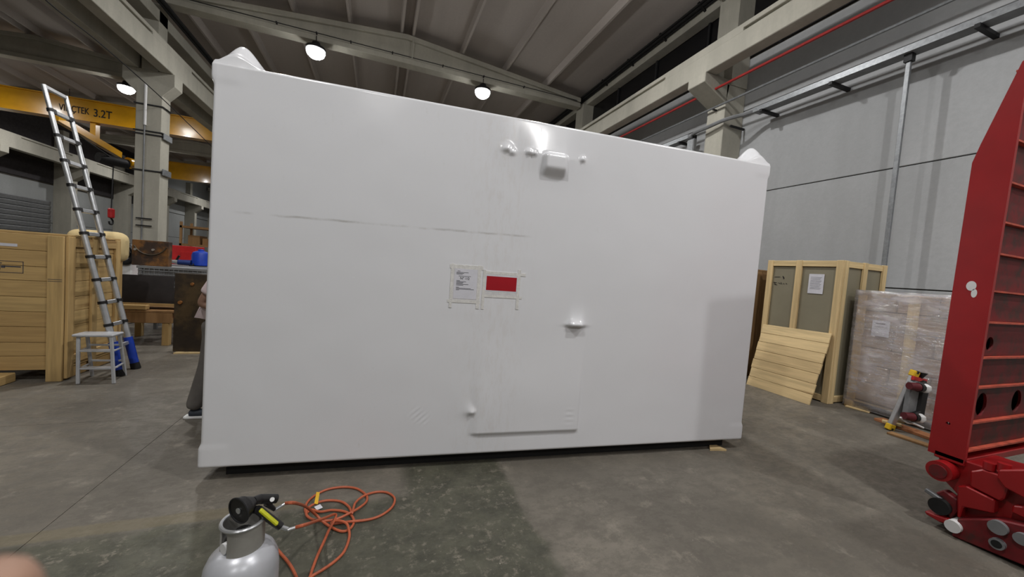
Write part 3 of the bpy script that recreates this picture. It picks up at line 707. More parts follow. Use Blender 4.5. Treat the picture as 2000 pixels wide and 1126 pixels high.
# mesh-fronted stand carrying the rusty square plate
stn = thing('mesh_stand', (-3.36, 8.25, 0), 'grey wire mesh stand behind the curved sheet', 'stand')
for x in (-.5, .42):
    for y in (-.02, .5): MB().box(x, x+.05, y, y+.05, 0, 1.2).build('post', 'greymetal', stn)
MB().box(-.52, .5, -.03, .58, 1.16, 1.2).build('shelf', 'greymetal', stn)
for i in range(15): MB().cyl((-.48+i*.068, -.03, .55), (-.48+i*.068, -.03, 1.16), .005, None, 6).build('mesh_wire', 'steel', stn)
for i in range(9): MB().cyl((-.5, -.035, .58+i*.068), (.48, -.035, .58+i*.068), .005, None, 6).build('mesh_wire', 'steel', stn)
MB().box(-.5, .46, .0, .02, .5, 1.16).build('back_sheet', 'greymetal', stn)
q1_, q2_ = onY(262, 467, 8.4), onY(332, 531, 8.4)
rp = thing('rusty_square_plate', ((q1_.x+q2_.x)/2, 8.4, 1.2), 'brown rusty machined plate with two bright bolts above the workbench', 'steel plate')
wd = (q2_.x-q1_.x)/2; hg = q1_.z-1.2
MB().box(-wd, wd, -.06, .06, 0, hg).build('plate', 'rust', rp, bevel=.006)
for x, z_ in ((-wd*.8, hg*.62), (.04, hg*.64)): MB().cyl((x, -.06, z_), (x, -.085, z_), .02, None, 12).build('bolt', 'alu', rp, True)
MB().tube(catmull([(wd*.98*math.cos(a), -.065, hg*1.05+hg*.62*math.sin(a)) for a in [math.pi*(1.15+.7*i/8) for i in range(9)]], 3), .012, 6).build('ridge', 'rustdark', rp, True)
# white machine with black fan ring
q = onY(247, 505, 9.3); wm = thing('white_machine', (q.x-.02, 9.4, 0), 'white machine with a black round guard between crate and rusty plate', 'machine')
MB().box(-.16, .1, -.1, .35, 0, 1.55).build('housing', 'white', wm, bevel=.02)
MB().tube([(.02+.13*math.cos(a), -.13, 1.36+.17*math.sin(a)) for a in [2*math.pi*i/24 for i in range(24)]], .05, 8, True).build('guard_ring', 'black', wm, True)
MB().cyl((.02, -.1, 1.36), (.02, -.16, 1.36), .08, None, 18).build('guard_hub', 'black', wm, True)
# red cabinet, blue drum, blue grinder, navy post
q1_, q2_ = onY(333, 478, 10), onY(378, 518, 10)
rcb = thing('red_cabinet', ((q1_.x+q2_.x)/2, 10.1, 0), 'red steel tool cabinet behind the rusty plate', 'cabinet'); wd = (q2_.x-q1_.x)/2+.03
MB().box(-wd, wd, -.1, .35, 0, q1_.z).build('body', 'redcab', rcb, bevel=.01); MB().box(-.02, wd*.85, -.115, -.1, q2_.z+.05, q1_.z-.12).build('door', 'redcab', rcb, bevel=.006)
q = onY(390, 505, 9.3); bt = thing('grey_workbench', (q.x-.1, 9.35, 0), 'grey metal bench carrying the blue drum beside the container edge', 'bench')
zb_ = onY(390, 520, 9.2).z
MB().box(-.55, .7, -.3, .3, zb_-.1, zb_).build('bench_top', 'greymetal', bt, bevel=.006)
for x in (-.5, .6): MB().box(x, x+.06, -.26, .26, 0, zb_-.1).build('bench_leg', 'greymetal', bt)
bd = thing('blue_drum', (q.x+.02, 9.3, zb_), 'bright blue plastic drum on the bench beside the container edge', 'drum')
MB().lathe([(.10, 0), (.15, .02), (.15, .22), (.13, .28), (.06, .31)], (0, 0, 0), 20).build('body', 'blue', bd, True); MB().lathe([(.05, .31), (.05, .34), (.02, .345)], (0, 0, 0), 14).build('cap', 'blue', bd, True)
q = onY(357, 520, 9.15); gr = thing('blue_grinder', (q.x, 9.2, zb_), 'small blue and black power tool on the bench beside the rusty plate', 'power tool')
MB().cyl((-.1, 0, .06), (.1, .03, .06), .05, .055, 14).build('motor_body', plain('tool_blue', srgb(24, 48, 110), .45), gr, True)
MB().cyl((-.1, 0, .06), (-.2, -.02, .07), .045, .03, 14).build('gear_head', 'alu', gr, True); MB().bar((-.12, 0, .1), (-.08, 0, .19), .03, .03).build('side_handle', 'black', gr)
MB().tube(catmull([(.1, .03, .06), (.14, 0, .06), (.17, -.06, .02), (.13, -.12, .01)]), .012, 6).build('cord', 'rubber', gr, True)
q = onY(405, 440, 7.4); nb = thing('navy_post', (q.x+.08, 7.45, 0), 'dark navy steel post showing at the container\'s edge', 'post')
MB().box(-.06, .10, -.06, .06, 0, onY(404, 378, 7.4).z).build('post', 'bluedark', nb, bevel=.006); MB().box(-.12, .16, -.12, .12, 0, .012).build('base_plate', 'bluedark', nb)
# shelf rack far off between the columns
q = onY(396, 470, 16); rk = thing('timber_rack', (q.x+.2, 16, 0), 'brown storage rack seen past the container edge', 'rack')
for z_ in (.9, 1.6, 2.2): MB().box(-.7, .9, -.4, .4, z_, z_+.07).build('shelf', 'brownwood', rk)
for x in (-.7, .84):
    MB().box(x, x+.06, -.4, -.34, 0, 2.4).build('post', 'brownwood', rk); MB().box(x, x+.06, .34, .4, 0, 2.4).build('post', 'brownwood', rk)
for x, h in ((-.5, .3), (-.1, .22), (.3, .32)):
    MB().box(x, x+.32, -.3, .3, 1.67, 1.67+h).build('bin', 'brownwood', rk)
# =================================================================== RIGHT SIDE
# crate with grey-green panels and pine posts
GX, GY, GL, GD, GH = 6.3, 3.43, 1.11, 1.06, 2.11
gc = thing('panelled_crate', (GX, GY, 0), 'tall pine framed crate with grey green panels and a paper sheet', 'crate')
M['greenboard'] = plain('grey_green_board', srgb(136, 130, 110), .6, 0, .06, 2)
for nm, dm, lc in (('panel', (.02, GL-.1, GH-.1), (.045, GL/2, GH/2)), ('panel', (.02, GL-.1, GH-.1), (GD-.045, GL/2, GH/2)), ('panel', (GD-.1, .02, GH-.1), (GD/2, .045, GH/2)), ('panel', (GD-.1, .02, GH-.1), (GD/2, GL-.045, GH/2)), ('lid', (GD-.06, GL-.06, .02), (GD/2, GL/2, GH-.04))):
    piece(nm, dm, lc, 'greenboard', gc, .002)
for y in (.045, GL/2+.05, GL-.045): piece('post', (.035, .09, GH-.0), (.016, y, GH/2), 'pinez', gc, .004)
for y in (GL/2, GL-.045): piece('post', (.035, .09, GH), (GD-.016, y, GH/2), 'pinez', gc, .004)
for x in (.08, GD/2, GD-.05): piece('post', (.09, .035, GH), (x, .012, GH/2), 'pinez', gc, .004)
for z_ in (GH-.05, .06):
    piece('rail', (.032, GL, .09), (.024, GL/2, z_), 'piney', gc, .004); piece('rail', (GD, .032, .09), (GD/2, .026, z_), 'pinex', gc, .004)
sh = MB().box(.026, .031, .245, .455, 1.60, 1.90).build('paper_sheet', 'paper', gc)
m = MB()
for i in range(11): m.box(.0245, .0262, .275+.01*(i % 3), .43, 1.85-i*.018, 1.853-i*.018)
m.build('print', 'ink', sh)
m = MB()
for (ya, za, yb_, zb_) in ((.99, 1.83, .90, 1.835), (.86, 1.85, .84, 1.80), (.83, 1.81, .85, 1.845), (1.0, 1.74, .95, 1.735), (.985, 1.705, .94, 1.70), (.99, 1.74, .96, 1.70), (.92, 1.735, .88, 1.72), (.88, 1.745, .86, 1.715), (.84, 1.73, .82, 1.72), (.80, 1.735, .78, 1.72)):
    MB().bar((.033, ya, za), (.033, yb_, zb_), .008, .006).build('pencil_stroke', 'inkblack', gc)
# darker crate behind it
bc = thing('brown_crate', (6.12, 4.75, 0), 'narrow brown board crate between container and panelled crate', 'crate')
for i in range(6): piece('board', (.03, .165, 1.9), (.015, .09+i*.17, .97), 'brownwood', bc, .004)
for i in range(5): piece('board', (.175, .03, 1.9), (.1+i*.18, .02, .97), 'brownwood', bc, .004)
piece('batten', (.03, 1.02, .1), (-.005, .5, 1.85), 'woody', bc, .004); piece('batten', (.03, 1.02, .1), (-.005, .5, .12), 'woody', bc, .004)
piece('top', (.95, 1.03, .03), (.47, .52, 1.935), 'brownwood', bc, .004); piece('black_strap', (.97, .05, .012), (.47, .3, 1.957), 'black', bc, .002)
# plank lid leaning on the panelled crate
bl, br = Vector((5.93, 4.42, 0)), Vector((5.93, 3.45, 0)); tl, tr_ = Vector((6.245, 4.47, 1.02)), Vector((6.245, 3.45, 1.045))
lid = thing('plank_pallet', (5.93, 3.95, 0), 'square pine plank pallet leaning on the panelled crate', 'pallet'); OL = Vector((5.93, 3.95, 0))
nn = (br-bl).cross(tl-bl).normalized(); nn = nn if nn.x < 0 else -nn
NP = 7
for i in range(NP):
    a, b = i/NP, (i+1)/NP-.004; off = [0, .006, -.005, .003, -.002, .005, 0][i]
    c0 = bl.lerp(tl, a); c1 = br.lerp(tr_, a); c2 = br.lerp(tr_, b); c3 = bl.lerp(tl, b); dv = (br-bl).normalized()*off
    q = [v+dv-OL for v in (c0, c1, c2, c3)]; th = nn*-.022
    m = MB(); m.add(q+[v+th for v in q], [(0, 1, 2, 3), (7, 6, 5, 4), (0, 4, 5, 1), (1, 5, 6, 2), (2, 6, 7, 3), (3, 7, 4, 0)]).build('plank', 'piney', lid, bevel=.003)
for f_ in (.06, .94):
    a = bl.lerp(br, f_)-OL+nn*-.036; b = tl.lerp(tr_, f_)-OL+nn*-.036; MB().bar(a, b, .08, .025, nn).build('batten', 'pinez', lid, bevel=.003)
# film wrapped pallet load
WX, WY, WL, WD, WH = 6.55, 3.36, 1.25, .85, 1.70
wp_ = thing('wrapped_pallet', (WX, WY, 0), 'brown boxes on a pallet wrapped in shiny clear stretch film', 'pallet load')
M['carton'] = plain('brown_carton', srgb(172, 146, 118), .8, 0, .18, 2.5, rnd=.35)
for i, z_ in enumerate((.14, .41, .66, .90, 1.17, 1.42)):
    h = (.41, .66, .90, 1.17, 1.42, 1.68)[i]-z_-.006
    for j, (a, b) in enumerate(((.01, .44), (.45, .84), (.85, 1.23)) if i % 2 else ((.01, .64), (.65, 1.23))):
        piece('carton', (WD-.04, b-a, h), (WD/2, -(a+b)/2, z_+h/2), 'carton', wp_, .012)
piece('upright_board', (.02, .11, 1.5), (.008, -.62, .88), 'pinez', wp_, .003); piece('upright_board', (.02, .10, 1.5), (.008, -.07, .88), 'woodz', wp_, .003)
for y in (-.05, -.62, -1.18): piece('pallet_bearer', (WD, .1, .10), (WD/2, y, .05), 'woodx', wp_, .004)
for x in (.06, .3, .55, .79): piece('pallet_board', (.1, WL-.03, .022), (x, -WL/2, .115), 'woody', wp_, .003)
shp = MB().box(.001-.008, -.005, -.62+.21, -.62+.40, 1.08, 1.30).build('paper_sheet', 'paper', wp_)
m = MB(); m.box(-.0095, -.0075, -.36, -.26, 1.25, 1.262); m.box(-.0095, -.0075, -.39, -.25, 1.21, 1.214); m.build('print', 'ink', shp)
def stretch_film():
    t = NT('stretch_film'); v = t.map((1, 1, 3.2)); out = t.n['Material Output']
    tr2 = t.node('ShaderNodeBsdfTransparent'); gl = t.node('ShaderNodeBsdfGlossy'); df = t.node('ShaderNodeBsdfDiffuse')
    gl.inputs['Roughness'].default_value = .14; df.inputs['Color'].default_value = srgb(225, 222, 228)
    bp = t.node('ShaderNodeBump'); bp.inputs['Strength'].default_value = .9; bp.inputs['Distance'].default_value = .03
    t.l.new(t.noise(v, 6, 5, .6), bp.inputs['Height']); t.l.new(bp.outputs[0], gl.inputs['Normal'])
    m1 = t.node('ShaderNodeMixShader'); t.l.new(tr2.outputs[0], m1.inputs[1]); t.l.new(df.outputs[0], m1.inputs[2])
    t.l.new(t.ramp(t.noise(v, 2.5, 6, .6),   .35, .7, .2, .55), m1.inputs[0])
    m2 = t.node('ShaderNodeMixShader'); t.l.new(m1.outputs[0], m2.inputs[1]); t.l.new(gl.outputs[0], m2.inputs[2])
    t.l.new(t.ramp(t.noise(v, 4, 4), .4, .7, .12, .42), m2.inputs[0]); t.l.new(m2.outputs[0], out.inputs['Surface']); return t.m
M['stretch'] = stretch_film()
bm = bmesh.new(); bmesh.ops.create_cube(bm, size=1); bmesh.ops.subdivide_edges(bm, edges=bm.edges, cuts=26, use_grid_fill=True)
for v_ in bm.verts:
    n_ = mnoise.noise(Vector((v_.co.x*2, v_.co.y*4, v_.co.z*13)))*.008+mnoise.noise(v_.co*22)*.005
    v_.co = Vector(((v_.co.x)*(WD+.03)+WD/2, v_.co.y*(WL+.02)-WL/2, (v_.co.z+.5)*(WH-.02)+.025)); v_.co.x -= abs(n_)*1.2; v_.co.z += n_*.4
me = bpy.data.meshes.new('film_wrap'); bm.to_mesh(me); bm.free(); me.materials.append(M['stretch']); link('film_wrap', me, wp_, False)
for p_ in me.polygons: p_.use_smooth = True
# vacuum lifter leaning on the wrapped load
LO = Vector((6.0, 2.6, 0))
vl = thing('vacuum_lifter', LO, 'grey vacuum lifter with white suction knobs leaning against the wrapped load', 'lifter')
A_, B_ = onY(1738, 835, 2.6)-LO, onY(1786, 728, 2.52)-LO; A_.z = max(A_.z, .03)
MB().bar(A_, B_, .085, .045, (0, -1, .2)).build('profile_bar', 'alu', vl, bevel=.006)
for P_, Q_ in ((A_, B_), (B_, A_)):
    d_ = (P_-Q_).normalized(); MB().bar(P_-d_*.045, P_+d_*.03, .10, .06, (0, -1, .2)).build('end_cap', plain('yellow_cap', srgb(220, 180, 30), .5), vl, bevel=.008)
    MB().bar(P_+d_*.0, P_+d_*.034, .04, .064, (0, -1, .2)).build('cap_stripe', 'black', vl)
g1, g2 = onY(1781, 744, 2.5)-LO, onY(1768, 815, 2.5)-LO
ax = (g1-g2).normalized(); sd = ax.cross(Vector((0, -1, 0))).normalized()
if sd.x < 0: sd = -sd
MB().bar(g1+sd*.06, g2+sd*.06, .05, .20, (1, 0, 0)).build('grey_plate', 'greymetal', vl, bevel=.01)
MB().bar(g1+sd*.22, g2+sd*.22, .10, .16, (1, 0, 0)).build('black_pad', 'rubber', vl, bevel=.02)
MB().bar(g1+ax*.04+sd*.0, g1+ax*.02+sd*.3, .03, .05).build('red_bar', 'redcab', vl, bevel=.006)
MB().cyl(g1+ax*.05+sd*.17, g1+ax*.12+sd*.17, .02, .06, 14).build('funnel_valve', 'black', vl, True)
for f_ in (.12, .93):
    c_ = g1.lerp(g2, f_); e = Vector((.0, -.12, 0))
    kn = MB().cyl(c_+sd*-.10+e*.2, c_+sd*.0+e*.5, .042, .05, 16).build('suction_grip', plain('dark_red_grip', srgb(86, 18, 28), .5), vl, True)
    MB().cyl(c_+sd*.0+e*.5, c_+sd*.055+e*.6, .056, .05, 16).build('black_collar', 'black', kn, True)
    m = MB(); m.lathe([(.005, -.055), (.035, -.045), (.055, -.01), (.05, .03), (.02, .052), (.004, .055)], (0, 0, 0), 16)
    o_ = m.build('white_knob', 'white', kn, True); o_.location = c_+sd*.10+e*.7
    MB().bar(c_+sd*.02+e*.5+Vector((0, 0, .04)), c_+sd*.14+e*.5+Vector((0, 0, .07)), .04, .04).build('lever', 'black', kn, bevel=.008)
MB().tube(catmull([g2+sd*-.1, g2+sd*-.02+Vector((0, -.03, -.05)), g2+sd*.2+Vector((0, 0, -.07)), g2+sd*.3+Vector((0, -.05, -.10))]), .012).build('hose', 'white', vl, True)
MB().tube(catmull([A_.lerp(B_, .2), A_.lerp(B_, .5)+Vector((.16, -.03, 0)), A_.lerp(B_, .62)+Vector((.1, -.03, .0))]), .012).build('hose', 'white', vl, True)
# loose boards on the floor beside it
def board(px, py, qx, qy, wd, th, mat, label, z=0.):
    a, b = onz(px, py), onz(qx, qy); c_ = (a+b)/2; d = b-a
    o = piece('loose_board', (d.length, wd, th), (c_.x, c_.y, z+th/2), mat, None, .004); o.rotation_euler.z = math.atan2(d.y, d.x)
    tag(o, label, 'board'); return o
M['redwood'] = wood('reddish_board', srgb(176, 118, 78), 'x', .2)
board(1716, 820, 1850, 868, .16, .035, 'redwood', 'reddish board lying on the floor behind the lifter\'s foot')
board(1736, 846, 1850, 884, .10, .025, 'brownwood', 'brown board on the floor nearest the red lifting frame', 0)
board(1652, 793, 1700, 806, .10, .02, 'pinex', 'short pine slat on the floor before the wrapped pallet')
board(1722, 829, 1760, 838, .08, .03, 'pinex', 'pale short offcut at the lifter\'s foot', .036)
# =================================================================== RED LIFTING FRAME
M['red'] = plain('red_frame_paint', srgb(152, 17, 22), .42, 0, .08, 3, coat=.15)
def dirty_red():
    t = NT('dirty_red_paint'); v = t.map()
    col = t.mix(t.ramp(t.noise(v, 5, 7, .7), .42, .66), srgb(112, 16, 24), srgb(62, 38, 32))
    col = t.mix(t.math('MULTIPLY', t.ramp(t.noise(v, 16, 5), .55, .7), .5), col, srgb(52, 36, 32)); t.color(col); t.p.inputs['Roughness'].default_value = .55; return t.m
M['reddirty'] = dirty_red(); M['redworn'] = plain('worn_red_edge', srgb(186, 84, 64), .5, 0, .25, 12)
fr_ = thing('red_lifting_frame', (3.9, 1.274, 0), 'tall red ribbed steel lifting frame beside the picture\'s right edge', 'lifting frame')
up = bpy.data.objects.new('upright', None); COL.objects.link(up); up.parent = fr_; up.location = (0, 0, .5); up.rotation_euler.x = math.radians(.9)
MW = 1.25
out = [(.0, .0), (.183, .0), (.185, 2.1), (.158, 2.22), (.03, 2.72), (-.0, 2.75)]
key = [onX(1889, 558, 3.9), onX(1896, 572, 3.9)]
hole1 = ell(key[0].y-1.274, key[0].z-.5, .03, .035); hole2 = ell(key[1].y-1.274-.0, key[1].z-.5-.03, .018, .03)
sl = onX(1850, 826, 3.9)
me = holed(out, [ell(sl.y-1.274, sl.z-.5, .012, .010, 10)], 'x', 0, .03); me.materials.append(M['red']); sp_ = link('side_plate', me, up, False)
for (yy_, zz_2, ry, rz_) in ((key[0].y-1.274, key[0].z-.5, .024, .034), (key[0].y-1.274-.018, key[0].z-.5-.05, .014, .03)): MB().prism(ell(yy_, zz_2, ry, rz_), 'x', -.0015, .002).build('white_keyhole', 'white', up)  # white ovals stand in for the bright view through a keyhole
me = holed(out, [], 'x', MW-.03, MW); me.materials.append(M['red']); link('side_plate', me, up, False)
ribs = [.085, .286, .536, .746, .993, 1.208, 1.461, 1.672, 1.936, 2.212, 2.45, 2.68]
for i, z_ in enumerate(ribs):
    MB().box(.03, MW-.03, .0, .06, z_-.006, z_+.006).build('rib', 'redworn', up)
    if i+1 < len(ribs):
        z2 = ribs[i+1]; hol = []
        if i == 1: hol = [ell(x, (z_+z2)/2-.01, .075, .085) for x in (.20, .73)]
        if i == 3: hol = [ell(.18, (z_+z2)/2-.03, .05, .05), ell(.9, (z_+z2)/2, .07, .07)]
        me = holed([(.03, z_+.008), (MW-.03, z_+.008), (MW-.03, z2-.008), (.03, z2-.008)], hol, 'y', .03, .045); me.materials.append(M['reddirty']); link('web_panel', me, up)
MB().box(.03, MW-.03, .10, .11, -.0, 2.1).build('rear_plate', 'reddirty', up)
MB().box(.0, MW, .0, .15, -.02, .03).build('foot_plate', 'red', up, bevel=.005)
# base: side plates, hinge and rollers (outline points taken on the plane of the plate)
def Z(px, py): return (1780+px/4.232, 860+py/4.232)
def poly(pts, X, x0, x1, name, mat, bev=.008, par=fr_):
    P2 = [onX(*Z(*q), X) for q in pts]; return MB().prism([(v.y-1.274, max(v.z, .0)) for v in P2], 'x', x0-3.9, x1-3.9).build(name, mat, par, bevel=bev)
poly([(185, 100), (400, 165), (590, 230), (830, 300), (1250, 420), (1250, 1150), (330, 770), (390, 640), (385, 490), (270, 370), (215, 310)], 3.88, 3.93, 4.35, 'base_body', 'red')
poly([(390, 370), (470, 375), (700, 490), (690, 600), (440, 545), (410, 640), (388, 625)], 3.88, 3.86, 3.93, 'cheek_plate', 'red')
poly([(490, 250), (590, 235), (830, 310), (770, 480), (735, 500), (490, 375)], 3.88, 3.87, 3.93, 'cheek_plate', 'red')
poly([(840, 530), (1200, 580), (1200, 760), (830, 590)], 3.88, 3.87, 3.93, 'cheek_plate', 'red')
poly([(740, 235), (1200, 230), (1200, 600), (790, 380), (730, 300)], 3.88, 3.84, 3.93, 'top_clamp', 'red')
poly([(400, 640), (720, 640), (1250, 760), (1250, 1150), (345, 790)], 3.86, 3.83, 3.93, 'lower_plate', 'reddirty')
bo = onX(*Z(250, 245), 3.86)
MB().cyl((-.08, bo.y-1.274, bo.z), (.3, bo.y-1.274, bo.z), .068, None, 24).build('hinge_boss', 'red', fr_, True); MB().cyl((-.095, bo.y-1.274, bo.z), (-.08, bo.y-1.274, bo.z), .045, None, 20).build('hinge_pin', 'reddirty', fr_, True)
for q, r_, mt, nm in (((720, 715), .042, 'greymetal', 'bolt_head'), ((350, 705), .04, 'white', 'bolt_head'), ((715, 850), .034, 'steel', 'sleeve'), ((920, 810), .035, 'greymetal', 'bolt_head')):
    v = onX(*Z(*q), 3.82); o_ = MB().cyl((-.10, v.y-1.274, v.z), (.05, v.y-1.274, v.z), r_, None, 20).build(nm, mt, fr_, True)
    if nm == 'sleeve': MB().cyl((-.102, v.y-1.274, v.z), (-.09, v.y-1.274, v.z), r_*.7, None, 18).build('bore', 'rubber', o_, True)
v = onX(*Z(235, 540), 3.86); v2 = onX(*Z(150, 435), 3.86)
MB().cyl((-.06, v.y-1.274, v.z), (.06, v.y-1.274, v.z), .055, None, 20).build('roller', 'rubber', fr_, True)
MB().bar((-.02, v2.y-1.274+.03, v2.z+.01), (-.02, v2.y-1.274-.06, v2.z-.02), .03, .03).build('latch', 'steel', fr_, bevel=.006)
poly([(125, 570), (200, 600), (315, 640), (310, 685), (250, 670), (130, 600)], 3.87, 3.84, 3.92, 'hook_plate', 'red')
poly([(200, 430), (270, 405), (390, 490), (385, 580), (320, 650), (290, 560), (260, 470)], 3.89, 3.88, 3.95, 'bracket_plate', 'reddirty')
for q in ((710, 190), (830, 200)):
    v = onX(*Z(*q), 4.0); MB().cyl((.0, v.y-1.274, v.z-.03), (.0, v.y-1.274, v.z+.02), .03, None, 14).build('cap_bolt', 'red', fr_, True)
MB().box(.03, .6, -1.25, -.35, .1, .5).build('base_beam', 'red', fr_, bevel=.01); MB().box(.03, 1.2, -1.25, .1, .02, .12).build('base_plate', 'reddirty', fr_)
pr = MB().box(.02, .75, -1.0, -.72, .4, 2.0).build('shadow_upright', 'red', fr_, bevel=.01)  # unseen block added so that its shadow falls on the floor
# =================================================================== GAS BOTTLE, TORCHES, HOSE
TC = Vector((-.469, 1.79, 0))
M['tank'] = plain('silver_bottle_paint', srgb(190, 192, 198), .34, .25, .06, 6)
gb = thing('gas_bottle', TC, 'silver gas bottle with an open collar at the bottom of the picture', 'gas bottle')
MB().lathe([(.10, .02), (.125, .04), (.136, .09), (.136, .245), (.131, .29), (.116, .325), (.09, .352), (.05, .368), (.01, .372)], (0, 0, 0), 40).build('body', 'tank', gb, True)
MB().lathe([(.105, 0), (.11, .0), (.11, .05), (.10, .05)], (0, 0, 0), 32).build('foot_ring', 'tank', gb, True)
n = 44; vs = []; fs = []; a0, a1 = math.radians(-118), math.radians(196)
for i in range(n+1):
    a = a0+(a1-a0)*i/n
    for r_, z_ in ((.078, .352), (.078, .462), (.0715, .462), (.0715, .352)): vs.append((r_*math.cos(a), r_*math.sin(a), z_))
for i in range(n):
    b = i*4; fs += [(b+j, b+(j+1) % 4, b+4+(j+1) % 4, b+4+j) for j in range(4)]
fs += [(0, 1, 2, 3), (n*4+3, n*4+2, n*4+1, n*4)]
col_ = MB().add(vs, fs).build('collar', plain('collar_paint', srgb(150, 148, 142), .45, .2), gb, True)
MB().tube([(.077*math.cos(2*math.pi*i/40), .077*math.sin(2*math.pi*i/40), .468) for i in range(40)], .0075, 8, True).build('collar_rim', 'alu', gb, True)
vv = MB().cyl((0, 0, .33), (0, 0, .40), .018, .015, 16).build('valve', plain('brass', srgb(176, 148, 84), .35, .8), gb, True)
MB().cyl((-.02, -.015, .385), (-.055, -.05, .385), .022, .022, 14).build('regulator', 'white', vv, True)
MB().cyl((0, 0, .40), (0, 0, .425), .028, .03, 14).build('hand_wheel', 'black', vv, True)
hd = Vector((TC.x, TC.y, 0)).normalized()
def atd(px, py, s=0.):                                     # point over the bottle, on the upright plane through its axis, s metres nearer
    P0 = TC-hd*s; d = ray(px, py); return CAM+d*((P0-CAM).dot(hd)/d.dot(hd))
def G(zx, zy, s=0.): return atd(370+zx/4.651, 930+zy/4.651, s)
M['lime'] = plain('lime_rubber', srgb(196, 198, 34), .5, 0, .1, 30)
def torch(origin, label):
    return thing('heat_torch', origin, label, 'torch')
# torch with the black bell nozzle
b0, b1, b2, b3 = G(470, 235, .02), G(575, 225, -.0), G(640, 205, -.03), G(790, 200, -.05); O1 = Vector(b1)
t1 = torch(O1, 'black heat torch with a bell nozzle lying on the gas bottle collar')
ax = (b0-b1).normalized(); vd = ray(475, 985); rt = vd.cross(Vector((0, 0, 1))).normalized(); nd = (rt*-.8+rt.cross(vd)*-.38-vd*.52).normalized()
MB().cyl(b1-O1, b1-O1+nd*.035, .022, .045, 20).build('nozzle_throat', 'black', t1, True)
c0 = b1-O1+nd*.03
MB().cyl(c0, c0+nd*.03, .043, .052, 28).build('bell_nozzle', 'black', t1, True); MB().tube([c0+nd*.03+(lambda u, w_: (u*math.cos(k*.2244)+w_*math.sin(k*.2244))*.052)(nd.orthogonal().normalized(), nd.cross(nd.orthogonal().normalized())) for k in range(28)], .004, 6, True).build('nozzle_rim', 'dark', t1, True)
MB().cyl(c0+nd*.031, c0+nd*.034, .012, None, 12).build('jet', 'alu', t1, True)
MB().cyl(b1-O1, b2-O1, .017, .02, 16).build('barrel', 'black', t1, True)
MB().cyl(b2-O1, b3-O1, .02, .019, 16).build('handle', 'black', t1, True)
MB().bar(G(635, 185, -.03)-O1, G(750, 172, -.05)-O1, .016, .010, (0, 0, 1)).build('lime_lever', 'lime', t1, bevel=.003)
MB().cyl(G(750, 208, -.02)-O1, G(752, 208, -.01)-O1, .009, .009, 14).build('oval_badge', 'white', t1, True)
MB().cyl(G(700, 240, -.04)-O1, G(775, 300, -.045)-O1, .014, .008, 12).build('grip_tail', 'black', t1, True)
MB().cyl(G(770, 305, -.045)-O1, G(880, 240, -.05)-O1, .008, .006, 12).build('hose_fitting', 'alu', t1, True)
# second torch: lime handle towards the viewer
e0, e1, e2 = G(560, 300, .0), G(625, 300, .03), G(830, 455, .05); O2 = Vector(e1)
t2 = torch(O2, 'black heat torch with a long lime grip resting on the bottle collar')
MB().cyl(e0-O2, e1-O2, .014, .016, 14).build('barrel', 'black', t2, True)
MB().cyl(G(430, 380, .0)-O2, e0-O2, .012, .012, 12).build('burner_tube', 'dark', t2, True)
MB().cyl(e1-O2, e2-O2, .017, .016, 14).build('handle', 'black', t2, True)
MB().bar(G(640, 300, .045)-O2, G(800, 435, .062)-O2, .018, .014, (0, 0, 1)).build('lime_grip', 'lime', t2, bevel=.004)
MB().cyl(e2-O2, G(890, 475, .05)-O2, .008, .008, 12).build('swivel', 'alu', t2, True)
MB().cyl(G(890, 485, .05)-O2, G(975, 458, .05)-O2, .0075, .006, 12).build('hose_fitting', 'alu', t2, True)
# orange hose
M['hose'] = plain('orange_hose', srgb(180, 92, 60), .5, 0, .08, 20)
def F(zx, zy, z=.009): return onz(370+zx/4.651, 930+zy/4.651, z)
ho_ = thing('gas_hose', (-.2, 2.3, 0), 'orange gas hose coiled loosely on the floor beside the bottle', 'hose'); OH = Vector((-.2, 2.3, 0))
s1 = [G(875, 242, -.05), G(960, 240, -.05), F(1060, 275, .18), F(1140, 340, .06), F(1210, 405, .022), F(1290, 462), F(1390, 498), F(1462, 470), F(1494, 410), F(1468, 350), F(1400, 316), F(1290, 305, .012), F(1190, 320, .014), F(1105, 300, .012),
      F(1063, 330), F(1052, 290), F(1075, 228), F(1150, 165), F(1260, 115), F(1400, 95), F(1520, 110), F(1602, 165), F(1610, 222), F(1545, 282, .02), F(1450, 335, .024), F(1340, 385, .022), F(1220, 402, .02), F(1115, 388, .012), F(1062, 345, .02), F(1080, 285, .02),
      F(1160, 238, .02), F(1265, 216, .012), F(1380, 228), F(1448, 275), F(1475, 330, .02), F(1485, 310, .025), F(1510, 235, .02), F(1590, 172, .02), F(1700, 140), F(1800, 147), F(1862, 195), F(1850, 262), F(1790, 322), F(1700, 370), F(1600, 395), F(1480, 407, .02), F(1380, 418), F(1290, 428, .014), F(1330, 400, .03), F(1420, 420, .03),
      F(1450, 490, .02), F(1448, 570), F(1405, 680), F(1325, 765), F(1215, 842), F(1120, 900), F(1000, 990), F(850, 1060)]
MB().tube([p_-OH for p_ in catmull(s1, 6)], .0075, 8).build('hose_strand', 'hose', ho_, True)
s2 = [G(968, 460, .05), G(1060, 435, .04), F(1140, 408, .2), F(1240, 372, .12), F(1310, 343, .05), F(1332, 350, .03), F(1318, 395, .03), F(1270, 480, .03), F(1222, 590), F(1168, 705), F(1112, 855), F(1080, 960), F(1010, 1040), F(900, 1060)]
MB().tube([p_-OH for p_ in catmull(s2, 6)], .0075, 8).build('hose_strand', 'hose', ho_, True)
s3 = [F(700, 560, .012), F(770, 630), F(830, 700), F(895, 775), F(942, 850), F(975, 925), F(1000, 1000)]
MB().tube([p_-OH for p_ in catmull(s3, 6)], .0075, 8).build('hose_strand', 'hose', ho_, True)
